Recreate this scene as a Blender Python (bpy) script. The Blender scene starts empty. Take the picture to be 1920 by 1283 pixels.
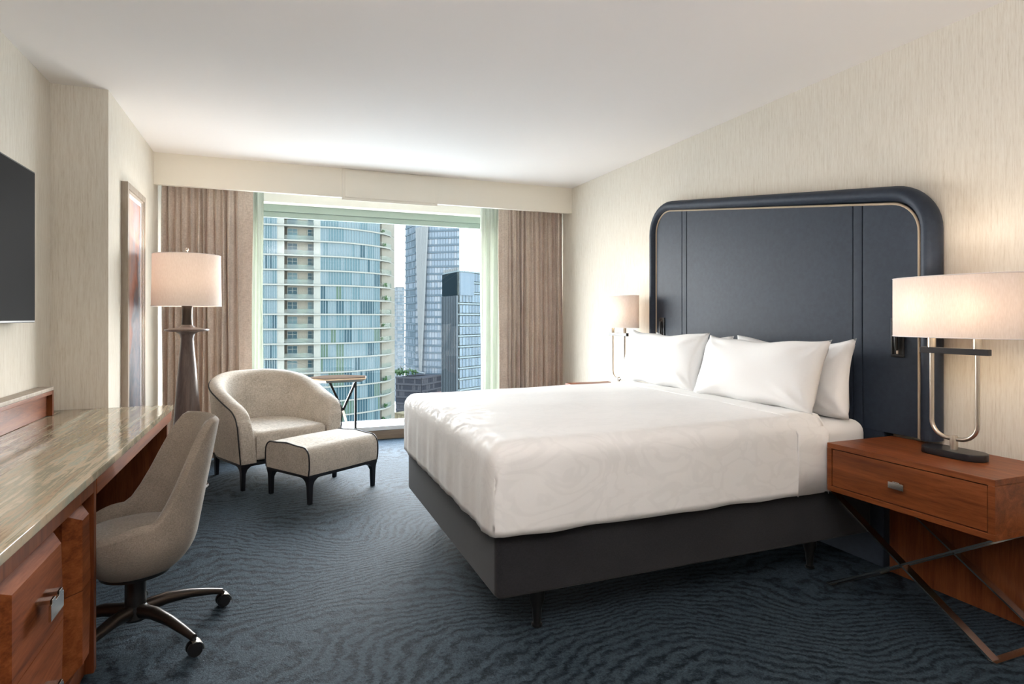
import bpy, bmesh, math, random
from mathutils import Vector, Matrix
random.seed(7)
PI = math.pi
sc = bpy.context.scene
col = sc.collection

# ---------------------------------------------------------------- camera, world, lights, exposure
F = 1130.0
YAW = math.atan(445.0 / F)
H = 1.36
cam_d = bpy.data.cameras.new('camera'); cam = bpy.data.objects.new('camera', cam_d); col.objects.link(cam)
cam.location = (0, 0, H); cam.rotation_euler = (PI/2, 0, -YAW)
cam_d.sensor_fit = 'HORIZONTAL'; cam_d.sensor_width = 36.0
cam_d.lens = 36.0 * F / 1920.0
cam_d.shift_y = (595.0 - 641.5) / 1920.0
cam_d.clip_end = 3000; cam_d.clip_start = 0.05
sc.camera = cam
sc.view_settings.view_transform = 'Standard'
sc.view_settings.look = 'None'
sc.view_settings.gamma = 1.0
sc.view_settings.use_curve_mapping = False
sc.view_settings.exposure = 1.15
sc.cycles.use_denoising = True
sc.cycles.use_adaptive_sampling = False
sc.cycles.max_bounces = 10
sc.cycles.diffuse_bounces = 6
sc.cycles.transparent_max_bounces = 12
sc.cycles.sample_clamp_indirect = 6.0
sc.cycles.caustics_reflective = False
sc.cycles.caustics_refractive = False

w = bpy.data.worlds.new('sky'); sc.world = w; w.use_nodes = True
nt = w.node_tree; nt.nodes.clear()
wo = nt.nodes.new('ShaderNodeOutputWorld'); bg = nt.nodes.new('ShaderNodeBackground')
tc = nt.nodes.new('ShaderNodeTexCoord'); sx = nt.nodes.new('ShaderNodeSeparateXYZ'); cr = nt.nodes.new('ShaderNodeValToRGB')
nt.links.new(tc.outputs['Generated'], sx.inputs[0]); nt.links.new(sx.outputs['Z'], cr.inputs[0])
nt.links.new(cr.outputs[0], bg.inputs[0]); nt.links.new(bg.outputs[0], wo.inputs[0])
cr.color_ramp.elements[0].position = 0.0; cr.color_ramp.elements[0].color = (1.0, .99, .97, 1)
cr.color_ramp.elements[1].position = 1.0; cr.color_ramp.elements[1].color = (.60, .76, 1.0, 1)
e = cr.color_ramp.elements.new(.30); e.color = (.90, .95, 1.0, 1)
SKY = 12.5
bg.inputs[1].default_value = SKY

def light(name, kind, loc, energy, color=(1, 1, 1), size=.1, size_y=None, rot=(0, 0, 0), parent=None):
    d = bpy.data.lights.new(name, kind); d.energy = energy; d.color = color
    o = bpy.data.objects.new(name, d); col.objects.link(o); o.location = loc; o.rotation_euler = rot
    if kind == 'AREA':
        d.size = size
        if size_y: d.shape = 'RECTANGLE'; d.size_y = size_y
    else:
        d.shadow_soft_size = size
    if parent: o.parent = parent
    return o
# daylight portal of the big window (gives no light of its own, only guides the sky's)
pt = light('window_portal', 'AREA', (1.07, 7.02, 1.3), 1.0, size=2.9, size_y=2.35, rot=(-PI/2, 0, 0))
pt.data.cycles.is_portal = True
# added fill light, no fixture of the room: aimed up to brighten the ceiling
FILL = 64.0
light('added_fill_light', 'AREA', (.15, -.1, 1.95), FILL, (.99, .98, 1.0), 1.1, .6, (PI, 0, 0))

# ---------------------------------------------------------------- materials
def new_mat(name):
    m = bpy.data.materials.new(name); m.use_nodes = True
    n = m.node_tree; b = n.nodes['Principled BSDF']
    return m, n, b
def simple(name, c, rough=.5, metal=0.0, spec=.5, coat=0.0):
    m, n, b = new_mat(name)
    b.inputs['Base Color'].default_value = (*c, 1); b.inputs['Roughness'].default_value = rough
    b.inputs['Metallic'].default_value = metal; b.inputs['Specular IOR Level'].default_value = spec
    b.inputs['Coat Weight'].default_value = coat; b.inputs['Coat Roughness'].default_value = .12
    return m
def coords(n, scale=(1, 1, 1), rot=(0, 0, 0), kind='Object'):
    t = n.nodes.new('ShaderNodeTexCoord'); mp = n.nodes.new('ShaderNodeMapping')
    mp.inputs['Scale'].default_value = scale; mp.inputs['Rotation'].default_value = rot
    n.links.new(t.outputs[kind], mp.inputs[0]); return mp.outputs[0]
def noise(n, vec, scale, detail=4, rough=.55, dist=0.0):
    x = n.nodes.new('ShaderNodeTexNoise'); x.inputs['Scale'].default_value = scale
    x.inputs['Detail'].default_value = detail; x.inputs['Roughness'].default_value = rough; x.inputs['Distortion'].default_value = dist
    n.links.new(vec, x.inputs['Vector']); return x.outputs[0]
def ramp(n, fac, stops, interp='LINEAR'):
    r = n.nodes.new('ShaderNodeValToRGB'); n.links.new(fac, r.inputs[0]); cr = r.color_ramp; cr.interpolation = interp
    while len(cr.elements) > 1: cr.elements.remove(cr.elements[-1])
    cr.elements[0].position = stops[0][0]; cr.elements[0].color = (*stops[0][1], 1)
    for p, c in stops[1:]:
        el = cr.elements.new(p); el.color = (*c, 1)
    return r.outputs[0]
def mix(n, a, b, fac, mode='MIX'):
    x = n.nodes.new('ShaderNodeMix'); x.data_type = 'RGBA'; x.blend_type = mode
    for v, i in ((a, 6), (b, 7), (fac, 0)):
        if isinstance(v, (int, float)): x.inputs[i].default_value = v
        elif isinstance(v, tuple): x.inputs[i].default_value = (*v, 1)
        else: n.links.new(v, x.inputs[i])
    return x.outputs[2]
def math_(n, op, a, b=None):
    x = n.nodes.new('ShaderNodeMath'); x.operation = op
    for v, i in ((a, 0), (b, 1)):
        if v is None: continue
        if isinstance(v, (int, float)): x.inputs[i].default_value = v
        else: n.links.new(v, x.inputs[i])
    return x.outputs[0]
def bump(n, b, h, strength=.3, dist=.002):
    x = n.nodes.new('ShaderNodeBump'); x.inputs['Strength'].default_value = strength; x.inputs['Distance'].default_value = dist
    n.links.new(h, x.inputs['Height']); n.links.new(x.outputs[0], b.inputs['Normal'])

def mat_wallpaper():
    m, n, b = new_mat('grasscloth_wallpaper')
    v = coords(n, (110, 110, 5)); v2 = coords(n, (330, 330, 22)); v3 = coords(n, (14, 14, .6))
    a = noise(n, v, 1.0, 5, .65); c = noise(n, v2, 1.0, 3, .6); l = noise(n, v3, 1.0, 2)
    s = math_(n, 'ADD', math_(n, 'MULTIPLY', a, .6), math_(n, 'MULTIPLY', c, .4))
    colr = ramp(n, s, [(.34, (.59, .53, .44)), (.46, (.70, .645, .56)), (.56, (.755, .71, .63)), (.70, (.80, .76, .69))])
    colr = mix(n, colr, (.70, .66, .57), math_(n, 'MULTIPLY', l, .30))
    n.links.new(colr, b.inputs['Base Color']); b.inputs['Roughness'].default_value = .85; b.inputs['Specular IOR Level'].default_value = .05
    bump(n, b, s, .35, .002); return m
def mat_wood(name, dark, mid, lite, axis='Y', rough=.38, coat=.03):
    m, n, b = new_mat(name)
    sc_ = {'Y': (14, 1.1, 14), 'Z': (14, 14, 1.1), 'X': (1.1, 14, 14)}[axis]
    v = coords(n, sc_); a = noise(n, v, 1.3, 6, .62, .7)
    fs = tuple(6 * s for s in sc_); f = noise(n, coords(n, fs), 2.0, 2)
    s = math_(n, 'ADD', math_(n, 'MULTIPLY', a, .75), math_(n, 'MULTIPLY', f, .25))
    c = ramp(n, s, [(.32, dark), (.5, mid), (.68, lite)])
    n.links.new(c, b.inputs['Base Color']); b.inputs['Roughness'].default_value = rough
    b.inputs['Coat Weight'].default_value = coat; b.inputs['Coat Roughness'].default_value = .18
    b.inputs['Specular IOR Level'].default_value = .22
    bump(n, b, f, .06, .001); return m
def mat_weave(name, c1, c2, scale=420, rough=.9, sheen=.25, streak=1.0):
    m, n, b = new_mat(name)
    a = noise(n, coords(n, (scale*.16, scale*.16, scale)), 1.0, 2); c = noise(n, coords(n, (scale, scale, scale*.16)), 1.0, 2)
    g = noise(n, coords(n, (6, 6, 6)), 1.0, 3)
    s = math_(n, 'ADD', math_(n, 'MULTIPLY', math_(n, 'ADD', a, c), .5*streak), math_(n, 'MULTIPLY', g, .25))
    lo = .5*streak + .125
    cc = ramp(n, s, [(lo-.12, c1), (lo+.12, c2)])
    n.links.new(cc, b.inputs['Base Color']); b.inputs['Roughness'].default_value = rough
    b.inputs['Sheen Weight'].default_value = sheen; b.inputs['Specular IOR Level'].default_value = .2
    bump(n, b, s, .45, .0015); return m
def mat_carpet():
    m, n, b = new_mat('wavy_tufted_carpet')
    base = coords(n, (1, 1, 1))
    big = noise(n, base, .75, 1.5, .4); jag = noise(n, base, 13, 3, .6); br = noise(n, base, 14, 3, .6)
    sep = n.nodes.new('ShaderNodeSeparateXYZ'); n.links.new(base, sep.inputs[0])
    t = math_(n, 'ADD', math_(n, 'MULTIPLY', sep.outputs['Y'], 1.0), math_(n, 'MULTIPLY', big, 2.6))
    t = math_(n, 'ADD', t, math_(n, 'MULTIPLY', jag, .125))
    wv = math_(n, 'ADD', math_(n, 'MULTIPLY', math_(n, 'SINE', math_(n, 'MULTIPLY', t, 6.283*15.5)), .5), .5)
    wv = math_(n, 'MULTIPLY', math_(n, 'POWER', wv, 1.6), ramp(n, br, [(.35, (.35, .35, .35)), (.6, (1, 1, 1))]))
    wv = math_(n, 'SUBTRACT', .92, wv)
    fine = noise(n, coords(n, (1, 1, 1)), 150, 4, .7); mid = noise(n, coords(n, (1, 1, 1)), 60, 3, .7)
    s = math_(n, 'ADD', math_(n, 'MULTIPLY', wv, .22), math_(n, 'ADD', math_(n, 'MULTIPLY', fine, .50), math_(n, 'MULTIPLY', mid, .44)))
    c = ramp(n, s, [(.36, (.0025, .004, .006)), (.50, (.010, .0155, .021)), (.62, (.028, .041, .054)), (.80, (.060, .082, .098))])
    n.links.new(c, b.inputs['Base Color']); b.inputs['Roughness'].default_value = .60
    b.inputs['Specular IOR Level'].default_value = .075; b.inputs['Specular Tint'].default_value = (.8, .92, 1, 1)
    bump(n, b, s, .8, .010); return m
def mat_marble():
    m, n, b = new_mat('streaked_green_brown_marble')
    v = coords(n, (9.0, .5, 1), (0, 0, math.radians(27)))
    v2 = coords(n, (40, 1.6, 1), (0, 0, math.radians(27)))
    a = noise(n, v, .9, 6, .6, .9); c = noise(n, v2, 1.0, 5, .65, .6); cl = noise(n, coords(n, (7, 7, 7)), 1.0, 7, .65)
    s = math_(n, 'ADD', math_(n, 'MULTIPLY', a, .55), math_(n, 'ADD', math_(n, 'MULTIPLY', c, .3), math_(n, 'MULTIPLY', cl, .15)))
    cc = ramp(n, s, [(.36, (.06, .040, .026)), (.425, (.19, .13, .085)), (.47, (.40, .30, .20)), (.505, (.24, .225, .16)), (.545, (.52, .41, .29)), (.58, (.34, .35, .28)), (.64, (.68, .58, .44))])
    n.links.new(cc, b.inputs['Base Color']); b.inputs['Roughness'].default_value = .09
    b.inputs['Specular IOR Level'].default_value = .6; return m
def mat_linen(name, c, pattern=0.0):
    m, n, b = new_mat(name)
    f = noise(n, coords(n, (1, 1, 1)), 320, 2)
    if pattern:
        p = noise(n, coords(n, (3.2, 5.0, 4.5)), 1.0, 2.2, .5, 2.6)
        pp = ramp(n, p, [(.44, (0, 0, 0)), (.48, (1, 1, 1)), (.54, (1, 1, 1)), (.58, (0, 0, 0))])
        cc = mix(n, c, tuple(x*.955 for x in c), pp)
        n.links.new(cc, b.inputs['Base Color'])
        rr = n.nodes.new('ShaderNodeMapRange'); n.links.new(pp, rr.inputs[0]); rr.inputs[3].default_value = .85; rr.inputs[4].default_value = .5
        n.links.new(rr.outputs[0], b.inputs['Roughness'])
        w_ = noise(n, coords(n, (1, 1, 1)), 5.0, 4, .55, .8)
        h = math_(n, 'ADD', math_(n, 'MULTIPLY', w_, 1.0), math_(n, 'MULTIPLY', f, .04))
        bump(n, b, h, .13, .012)
    else:
        b.inputs['Base Color'].default_value = (*c, 1); b.inputs['Roughness'].default_value = .85
        w_ = noise(n, coords(n, (1, 1, 1)), 7.0, 3, .5, .8)
        bump(n, b, math_(n, 'ADD', w_, math_(n, 'MULTIPLY', f, .05)), .35, .008)
    b.inputs['Sheen Weight'].default_value = .1; b.inputs['Specular IOR Level'].default_value = .25
    return m
def mat_shade():
    m, n, b = new_mat('white_fabric_lampshade')
    n.nodes.remove(b); out = n.nodes['Material Output']
    d = n.nodes.new('ShaderNodeBsdfDiffuse'); t = n.nodes.new('ShaderNodeBsdfTranslucent'); mx = n.nodes.new('ShaderNodeMixShader')
    f = noise(n, coords(n, (220, 220, 40)), 1.0, 2)
    c = ramp(n, f, [(.3, (.80, .76, .72)), (.7, (.92, .89, .86))])
    n.links.new(c, d.inputs[0]); t.inputs[0].default_value = (.66, .58, .53, 1); mx.inputs[0].default_value = .40
    n.links.new(d.outputs[0], mx.inputs[1]); n.links.new(t.outputs[0], mx.inputs[2]); n.links.new(mx.outputs[0], out.inputs[0])
    return m
def mat_sheer():
    m, n, b = new_mat('white_sheer_voile')
    n.nodes.remove(b); out = n.nodes['Material Output']
    tr = n.nodes.new('ShaderNodeBsdfTransparent'); tl = n.nodes.new('ShaderNodeBsdfTranslucent'); d = n.nodes.new('ShaderNodeBsdfDiffuse')
    d.inputs[0].default_value = (.80, .85, .78, 1); tl.inputs[0].default_value = (.56, .565, .51, 1); tr.inputs[0].default_value = (.45, .48, .46, 1)
    a = n.nodes.new('ShaderNodeMixShader'); a.inputs[0].default_value = .4
    n.links.new(d.outputs[0], a.inputs[1]); n.links.new(tl.outputs[0], a.inputs[2])
    c = n.nodes.new('ShaderNodeMixShader'); c.inputs[0].default_value = .92
    n.links.new(tr.outputs[0], c.inputs[1]); n.links.new(a.outputs[0], c.inputs[2]); n.links.new(c.outputs[0], out.inputs[0])
    return m
def mat_glass(name, tint=(.93, .97, .96), refl=.05):
    m, n, b = new_mat(name)
    n.nodes.remove(b); out = n.nodes['Material Output']
    tr = n.nodes.new('ShaderNodeBsdfTransparent'); g = n.nodes.new('ShaderNodeBsdfGlossy'); mx = n.nodes.new('ShaderNodeMixShader')
    tr.inputs[0].default_value = (*tint, 1); g.inputs['Roughness'].default_value = .0; g.inputs[0].default_value = (1, 1, 1, 1)
    mx.inputs[0].default_value = refl
    n.links.new(tr.outputs[0], mx.inputs[1]); n.links.new(g.outputs[0], mx.inputs[2]); n.links.new(mx.outputs[0], out.inputs[0])
    return m
def mat_painting():
    m, n, b = new_mat('abstract_painting')
    g = n.nodes.new('ShaderNodeTexCoord'); sep = n.nodes.new('ShaderNodeSeparateXYZ'); n.links.new(g.outputs['Generated'], sep.inputs[0])
    v = coords(n, (1, 3.0, 2.0)); a = noise(n, v, 1.3, 4, .6, 1.2); a2 = noise(n, coords(n, (1, 7, 5)), 1.0, 5, .65, 1.5)
    t = math_(n, 'ADD', math_(n, 'ADD', math_(n, 'MULTIPLY', sep.outputs['Z'], .62), math_(n, 'MULTIPLY', sep.outputs['Y'], -.42)), math_(n, 'MULTIPLY', a, .55))
    c = ramp(n, t, [(.12, (.05, .075, .11)), (.30, (.085, .115, .155)), (.38, (.20, .26, .35)), (.43, (.40, .20, .16)), (.50, (.55, .30, .26)), (.58, (.42, .37, .42)), (.68, (.55, .36, .31)), (.82, (.60, .42, .35))])
    c = mix(n, c, ramp(n, a2, [(.35, (.12, .14, .18)), (.6, (.5, .33, .28))]), .28)
    n.links.new(c, b.inputs['Base Color']); b.inputs['Roughness'].default_value = .55; return m

WALL = mat_wallpaper()
PAINT = simple('ceiling_paint', (.88, .845, .82), .85, spec=.2)
PAINT2 = simple('cream_fascia_paint', (.80, .76, .67), .75, spec=.2)
SILLW = simple('white_sill', (.82, .83, .83), .45)
FRAMEG = simple('grey_green_aluminium', (.33, .40, .35), .4, .3)
SKIRT = mat_wood('taupe_skirting_wood', (.20, .15, .11), (.26, .20, .15), (.32, .25, .19), 'X', .5, 0)
CARPET = mat_carpet()
CHERRY = mat_wood('cherry_wood', (.085, .020, .006), (.185, .050, .015), (.27, .085, .028), 'Y')
CHERRYD = mat_wood('cherry_wood_fronts', (.085, .020, .006), (.185, .050, .015), (.27, .085, .028), 'Y', .62, 0)
CHERRYD.node_tree.nodes['Principled BSDF'].inputs['Specular IOR Level'].default_value = .08
CHERRYZ = mat_wood('cherry_wood_upright', (.07, .018, .006), (.15, .042, .014), (.22, .07, .024), 'Z')
CHERRYX = mat_wood('cherry_wood_cross', (.085, .020, .006), (.185, .050, .015), (.27, .085, .028), 'X')
MARBLE = mat_marble()
LEATHER = simple('navy_leather', (.022, .030, .047), .55, spec=.26)
def _l():
    n = LEATHER.node_tree; b = n.nodes['Principled BSDF']
    f = noise(n, coords(n, (1, 1, 1)), 260, 3); bump(n, b, f, .12, .001)
    g = noise(n, coords(n, (1, 1, 1)), 40, 3)
    n.links.new(ramp(n, g, [(.3, (.021, .029, .046)), (.7, (.027, .037, .056))]), b.inputs['Base Color'])
_l()
CORD = simple('beige_cord', (.42, .33, .24), .7)
CHARCOAL = mat_weave('charcoal_upholstery', (.012, .012, .014), (.021, .021, .024), 500, .85, .15)
LINEN_B = mat_weave('beige_linen', (.36, .315, .265), (.60, .54, .465), 300, .95, .04)
TAUPE = mat_weave('taupe_chair_fabric', (.17, .14, .11), (.30, .25, .20), 700)
PIPING = simple('black_piping', (.008, .008, .010), .5)
BLACKWOOD = simple('black_lacquer', (.010, .010, .013), .35)
BLACKMET = simple('black_metal', (.012, .012, .012), .35)
BRONZE = simple('dark_bronze_metal', (.055, .042, .034), .30, .8)
NICKEL = simple('brushed_nickel', (.62, .55, .47), .28, 1.0)
CHROME = simple('polished_steel', (.74, .72, .67), .20, 1.0)
BRASS = simple('brass', (.72, .52, .36), .28, 1.0)
SHEET = mat_linen('white_cotton', (.81, .805, .80))
SPREAD = mat_linen('white_damask_coverlet', (.80, .79, .78), 1.0)
CURT = mat_weave('taupe_curtain_fabric', (.58, .485, .42), (.82, .72, .64), 260, .95, .2)
def _c():
    n = CURT.node_tree; b = n.nodes['Principled BSDF']; out = n.nodes['Material Output']
    t = n.nodes.new('ShaderNodeBsdfTranslucent'); t.inputs[0].default_value = (.55, .42, .33, 1); mx = n.nodes.new('ShaderNodeMixShader'); mx.inputs[0].default_value = .20
    n.links.new(b.outputs[0], mx.inputs[1]); n.links.new(t.outputs[0], mx.inputs[2]); n.links.new(mx.outputs[0], out.inputs[0])
_c()
SHEER = mat_sheer()
GLASS = mat_glass('window_glass', (.975, .98, .97), .015)
SHADE = mat_shade()
SCREEN = simple('black_screen', (.022, .022, .023), .7, spec=.03)
PLASTIC = simple('black_plastic', (.01, .01, .011), .35)
LAMPWOOD = mat_wood('dark_walnut', (.075, .053, .045), (.125, .092, .08), (.18, .138, .12), 'Z', .35, .2)
FRAMEWOOD = mat_wood('taupe_frame_wood', (.27, .22, .17), (.37, .31, .25), (.45, .38, .32), 'Z', .5, 0)
FRAMELITE = simple('silver_frame_edge', (.50, .44, .38), .4, .3)
MATT = simple('white_picture_mat', (.82, .78, .78), .8)
PAINTING = mat_painting()
TABLEWOOD = mat_wood('pale_table_wood', (.045, .031, .023), (.065, .046, .034), (.09, .066, .048), 'X', .75, 0)
TABLEWOOD.node_tree.nodes['Principled BSDF'].inputs['Specular IOR Level'].default_value = 0

# ---------------------------------------------------------------- mesh helpers
class B:
    def __init__(s): s.bm = bmesh.new()
    def merge(s, other, mat=None):
        me = bpy.data.meshes.new('t'); other.to_mesh(me); other.free()
        if mat is not None: me.transform(mat)
        s.bm.from_mesh(me); bpy.data.meshes.remove(me); return s
    def box(s, a, b, bev=0.0, seg=2, mat=None):
        t = bmesh.new(); bmesh.ops.create_cube(t, size=1.0)
        sz = [b[i]-a[i] for i in range(3)]; c = [(a[i]+b[i])/2 for i in range(3)]
        for v in t.verts: v.co = Vector((v.co.x*sz[0]+c[0], v.co.y*sz[1]+c[1], v.co.z*sz[2]+c[2]))
        if bev > 0: bmesh.ops.bevel(t, geom=list(t.edges), offset=bev, segments=seg, profile=.5, affect='EDGES')
        bmesh.ops.recalc_face_normals(t, faces=list(t.faces))
        return s.merge(t, mat)
    def prism(s, pts, z0, z1, bev=0.0, mat=None, seg=2):
        """polygon in the xy plane extruded from z0 to z1"""
        t = bmesh.new(); vs = [t.verts.new((p[0], p[1], z0)) for p in pts]; f = t.faces.new(vs)
        r = bmesh.ops.extrude_face_region(t, geom=[f])
        for v in r['geom']:
            if isinstance(v, bmesh.types.BMVert): v.co.z = z1
        bmesh.ops.recalc_face_normals(t, faces=list(t.faces))
        if bev > 0:
            ed = [e for e in t.edges if abs(e.verts[0].co.z-e.verts[1].co.z) < 1e-6]
            bmesh.ops.bevel(t, geom=ed, offset=bev, segments=seg, profile=.5, affect='EDGES')
        return s.merge(t, mat)
    def tube(s, pts, r, n=10, closed=False, flat=None, up=None, ell=(1, 1)):
        """round tube (radius r, number or list) or flat bar (flat=(w,t)) along pts"""
        P = [Vector(p) for p in pts]; N = len(P); bm = s.bm; rings = []
        prev = None
        for i, p in enumerate(P):
            a = P[(i-1) % N] if (i > 0 or closed) else p
            c = P[(i+1) % N] if (i < N-1 or closed) else p
            d = (c-a).normalized()
            if prev is None:
                u = Vector(up) if up else (Vector((0, 0, 1)) if abs(d.z) < .9 else Vector((0, 1, 0)))
                x = (u - d*u.dot(d)).normalized()
            else:
                x = (prev - d*prev.dot(d)).normalized()
            prev = x; y = d.cross(x); rr = r[i] if isinstance(r, (list, tuple)) else r; ring = []
            if flat:
                w_, t_ = flat
                for sx_, sy_ in ((1, 1), (-1, 1), (-1, -1), (1, -1)):
                    ring.append(bm.verts.new(p + x*sx_*w_/2 + y*sy_*t_/2))
            else:
                for k in range(n):
                    an = 2*PI*k/n; ring.append(bm.verts.new(p + x*math.cos(an)*rr*ell[0] + y*math.sin(an)*rr*ell[1]))
            rings.append(ring)
        m = len(rings[0])
        for i in range(N if closed else N-1):
            A, C = rings[i], rings[(i+1) % N]
            for k in range(m): bm.faces.new((A[k], A[(k+1) % m], C[(k+1) % m], C[k]))
        if not closed:
            bm.faces.new(rings[0][::-1]); bm.faces.new(rings[-1])
        return s
    def lathe(s, prof, n=32, c=(0, 0, 0), sx_=1.0, sy_=1.0, cap=True):
        bm = s.bm; rings = []
        for r, z in prof:
            rings.append([bm.verts.new((c[0]+sx_*r*math.cos(2*PI*k/n), c[1]+sy_*r*math.sin(2*PI*k/n), c[2]+z)) for k in range(n)])
        for A, C in zip(rings, rings[1:]):
            for k in range(n): bm.faces.new((A[k], A[(k+1) % n], C[(k+1) % n], C[k]))
        if cap:
            bm.faces.new(rings[0][::-1]); bm.faces.new(rings[-1])
        return s
    def loft(s, rings, closed_u=True, closed_v=False, cap=True):
        bm = s.bm; R = [[bm.verts.new(p) for p in r] for r in rings]; m = len(R[0]); N = len(R)
        for i in range(N if closed_v else N-1):
            A, C = R[i], R[(i+1) % N]
            for k in range(m if closed_u else m-1): bm.faces.new((A[k], A[(k+1) % m], C[(k+1) % m], C[k]))
        if cap and not closed_v and closed_u:
            bm.faces.new(R[0][::-1]); bm.faces.new(R[-1])
        return s
    def grid(s, fn, nu, nv):
        V = [[s.bm.verts.new(fn(i/nu, j/nv)) for j in range(nv+1)] for i in range(nu+1)]
        for i in range(nu):
            for j in range(nv): s.bm.faces.new((V[i][j], V[i+1][j], V[i+1][j+1], V[i][j+1]))
        return s
    def build(s, name, mat, parent=None, ang=35, smooth=True, loc=None, fix=True):
        if fix: bmesh.ops.recalc_face_normals(s.bm, faces=list(s.bm.faces))
        me = bpy.data.meshes.new(name); s.bm.to_mesh(me); s.bm.free()
        for m in (mat if isinstance(mat, (list, tuple)) else [mat]): me.materials.append(m)
        if smooth:
            me.shade_smooth(); me.set_sharp_from_angle(angle=math.radians(ang))
        o = bpy.data.objects.new(name, me); col.objects.link(o)
        if smooth and len(me.polygons) < 3000:
            wn = o.modifiers.new('weighted', 'WEIGHTED_NORMAL'); wn.keep_sharp = True
        if parent: o.parent = parent
        if loc: o.location = loc
        return o
def thing(name, label, cat, loc=(0, 0, 0), rz=0.0, group=None):
    o = bpy.data.objects.new(name, None); col.objects.link(o); o.empty_display_size = .1
    o.location = loc; o.rotation_euler = (0, 0, rz); tag(o, label, cat, group); return o
def tag(o, label, cat, group=None, kind=None):
    o['label'] = label; o['category'] = cat
    if group: o['group'] = group
    if kind: o['kind'] = kind
    return o
def struct(o, label=None):
    o['kind'] = 'structure'
    if label: o['label'] = label
    return o
def rrect(cx, cy, w_, h_, r, n=6):
    pts = []
    for sx_, sy_, a0 in ((1, 1, 0), (-1, 1, PI/2), (-1, -1, PI), (1, -1, 3*PI/2)):
        for k in range(n+1):
            a = a0 + PI/2*k/n
            pts.append((cx+sx_*(w_/2-r)+r*math.cos(a), cy+sy_*(h_/2-r)+r*math.sin(a)))
    return pts
def smooth01(t):
    t = max(0, min(1, t)); return t*t*(3-2*t)

# ================================================================= SETTING
CEIL = 2.83; XR = 3.155; XL = -1.31; XC = -1.0; YC = 4.58; YF = 6.15; YW = 6.80; YB = -2.6
struct(B().box((XL-.2, YB-.2, -.1), (XR+.2, YW+.4, 0)).build('floor', CARPET, smooth=False), 'dark teal blue carpet with wavy tufted lines')
struct(B().box((XL-.2, YB-.2, CEIL), (XR+.2, YW+.4, CEIL+.1)).build('ceiling', PAINT, smooth=False), 'smooth off-white ceiling')
struct(B().box((XR, YB-.2, 0), (XR+.2, YW+.4, CEIL)).build('wall_right', WALL, smooth=False), 'cream grasscloth wall behind the bed')
wl = struct(B().box((XL-.2, YB, 0), (XL, YC, CEIL)).build('wall_left', WALL, smooth=False), 'cream grasscloth wall behind the desk')
struct(B().box((XL-.2, YC, 0), (XC, YW+.4, CEIL)).build('wall_left_column', WALL, smooth=False), 'stepped-out wall section beside the curtain')
struct(B().box((XL-.2, YB-.2, 0), (XR+.2, YB, CEIL)).build('wall_back', WALL, smooth=False), 'wall behind the camera')
# window wall: apron under the sill, bulkhead above, side returns
ww = B(); ww.box((XC, YW, 0), (XR, YW+.35, .10)); ww.box((XC, YW+.02, 2.575), (XR, YW+.35, CEIL))
ww.box((XC, YW+.02, .1), (-.42, YW+.35, 2.6)); ww.box((2.60, YW+.02, .1), (XR, YW+.35, 2.6))
struct(ww.build('wall_window', PAINT2, smooth=False), 'cream wall around the window')
struct(B().box((XC, YW-.018, 0), (XR, YW, .10), .003).build('baseboard_window', SKIRT), 'taupe skirting under the window')
struct(B().box((XR-.015, YB, 0), (XR, 1.1, .10), .003).build('baseboard_right', SKIRT))
struct(B().box((XR-.015, 5.35, 0), (XR, YW-.02, .10), .003).build('baseboard_right_window', SKIRT))
struct(B().box((XC, YC+.02, 0), (XC+.015, YW-.02, .10), .003).build('baseboard_left', SKIRT))
struct(B().box((-.44, YW-.03, .10), (2.62, YW+.25, .148), .006).build('trim_sill', SILLW), 'white window sill')
# fascia (curtain pelmet) and access panel
fa = struct(B().box((XC, YF, 2.545), (XR, YF+.05, CEIL)).build('trim_fascia', PAINT2, smooth=False), 'cream fascia in front of the curtain pocket')
pn = B().box((.617, YF-.012, 2.518), (1.584, YF, CEIL-.004), .003); pn.build('access_panel_frame', PAINT2, fa)
B().box((.645, YF-.020, 2.545), (1.556, YF-.012, CEIL-.02), .003).build('access_panel', PAINT2, fa)
# window
win = bpy.data.objects.new('window_1', None); col.objects.link(win); win['kind'] = 'structure'; win['label'] = 'wide window with a view of glass towers'
win.location = (0, 0, 0)
B().box((-.44, YW+.17, 2.50), (2.62, YW+.24, 2.58), .004).box((-.44, YW+.19, 2.44), (2.62, YW+.24, 2.50), .004).build('head_frame', FRAMEG, win)
B().box((-.44, YW+.17, .148), (-.38, YW+.24, 2.50), .004).build('side_frame', FRAMEG, win)
B().box((2.55, YW+.17, .148), (2.62, YW+.24, 2.50), .004).build('side_frame', FRAMEG, win)
B().box((-.44, YW+.18, .148), (2.62, YW+.24, .175), .003).build('bottom_frame', SILLW, win)
B().box((-.38, YW+.205, .175), (2.55, YW+.215, 2.44)).build('pane', GLASS, win, smooth=False)

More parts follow.
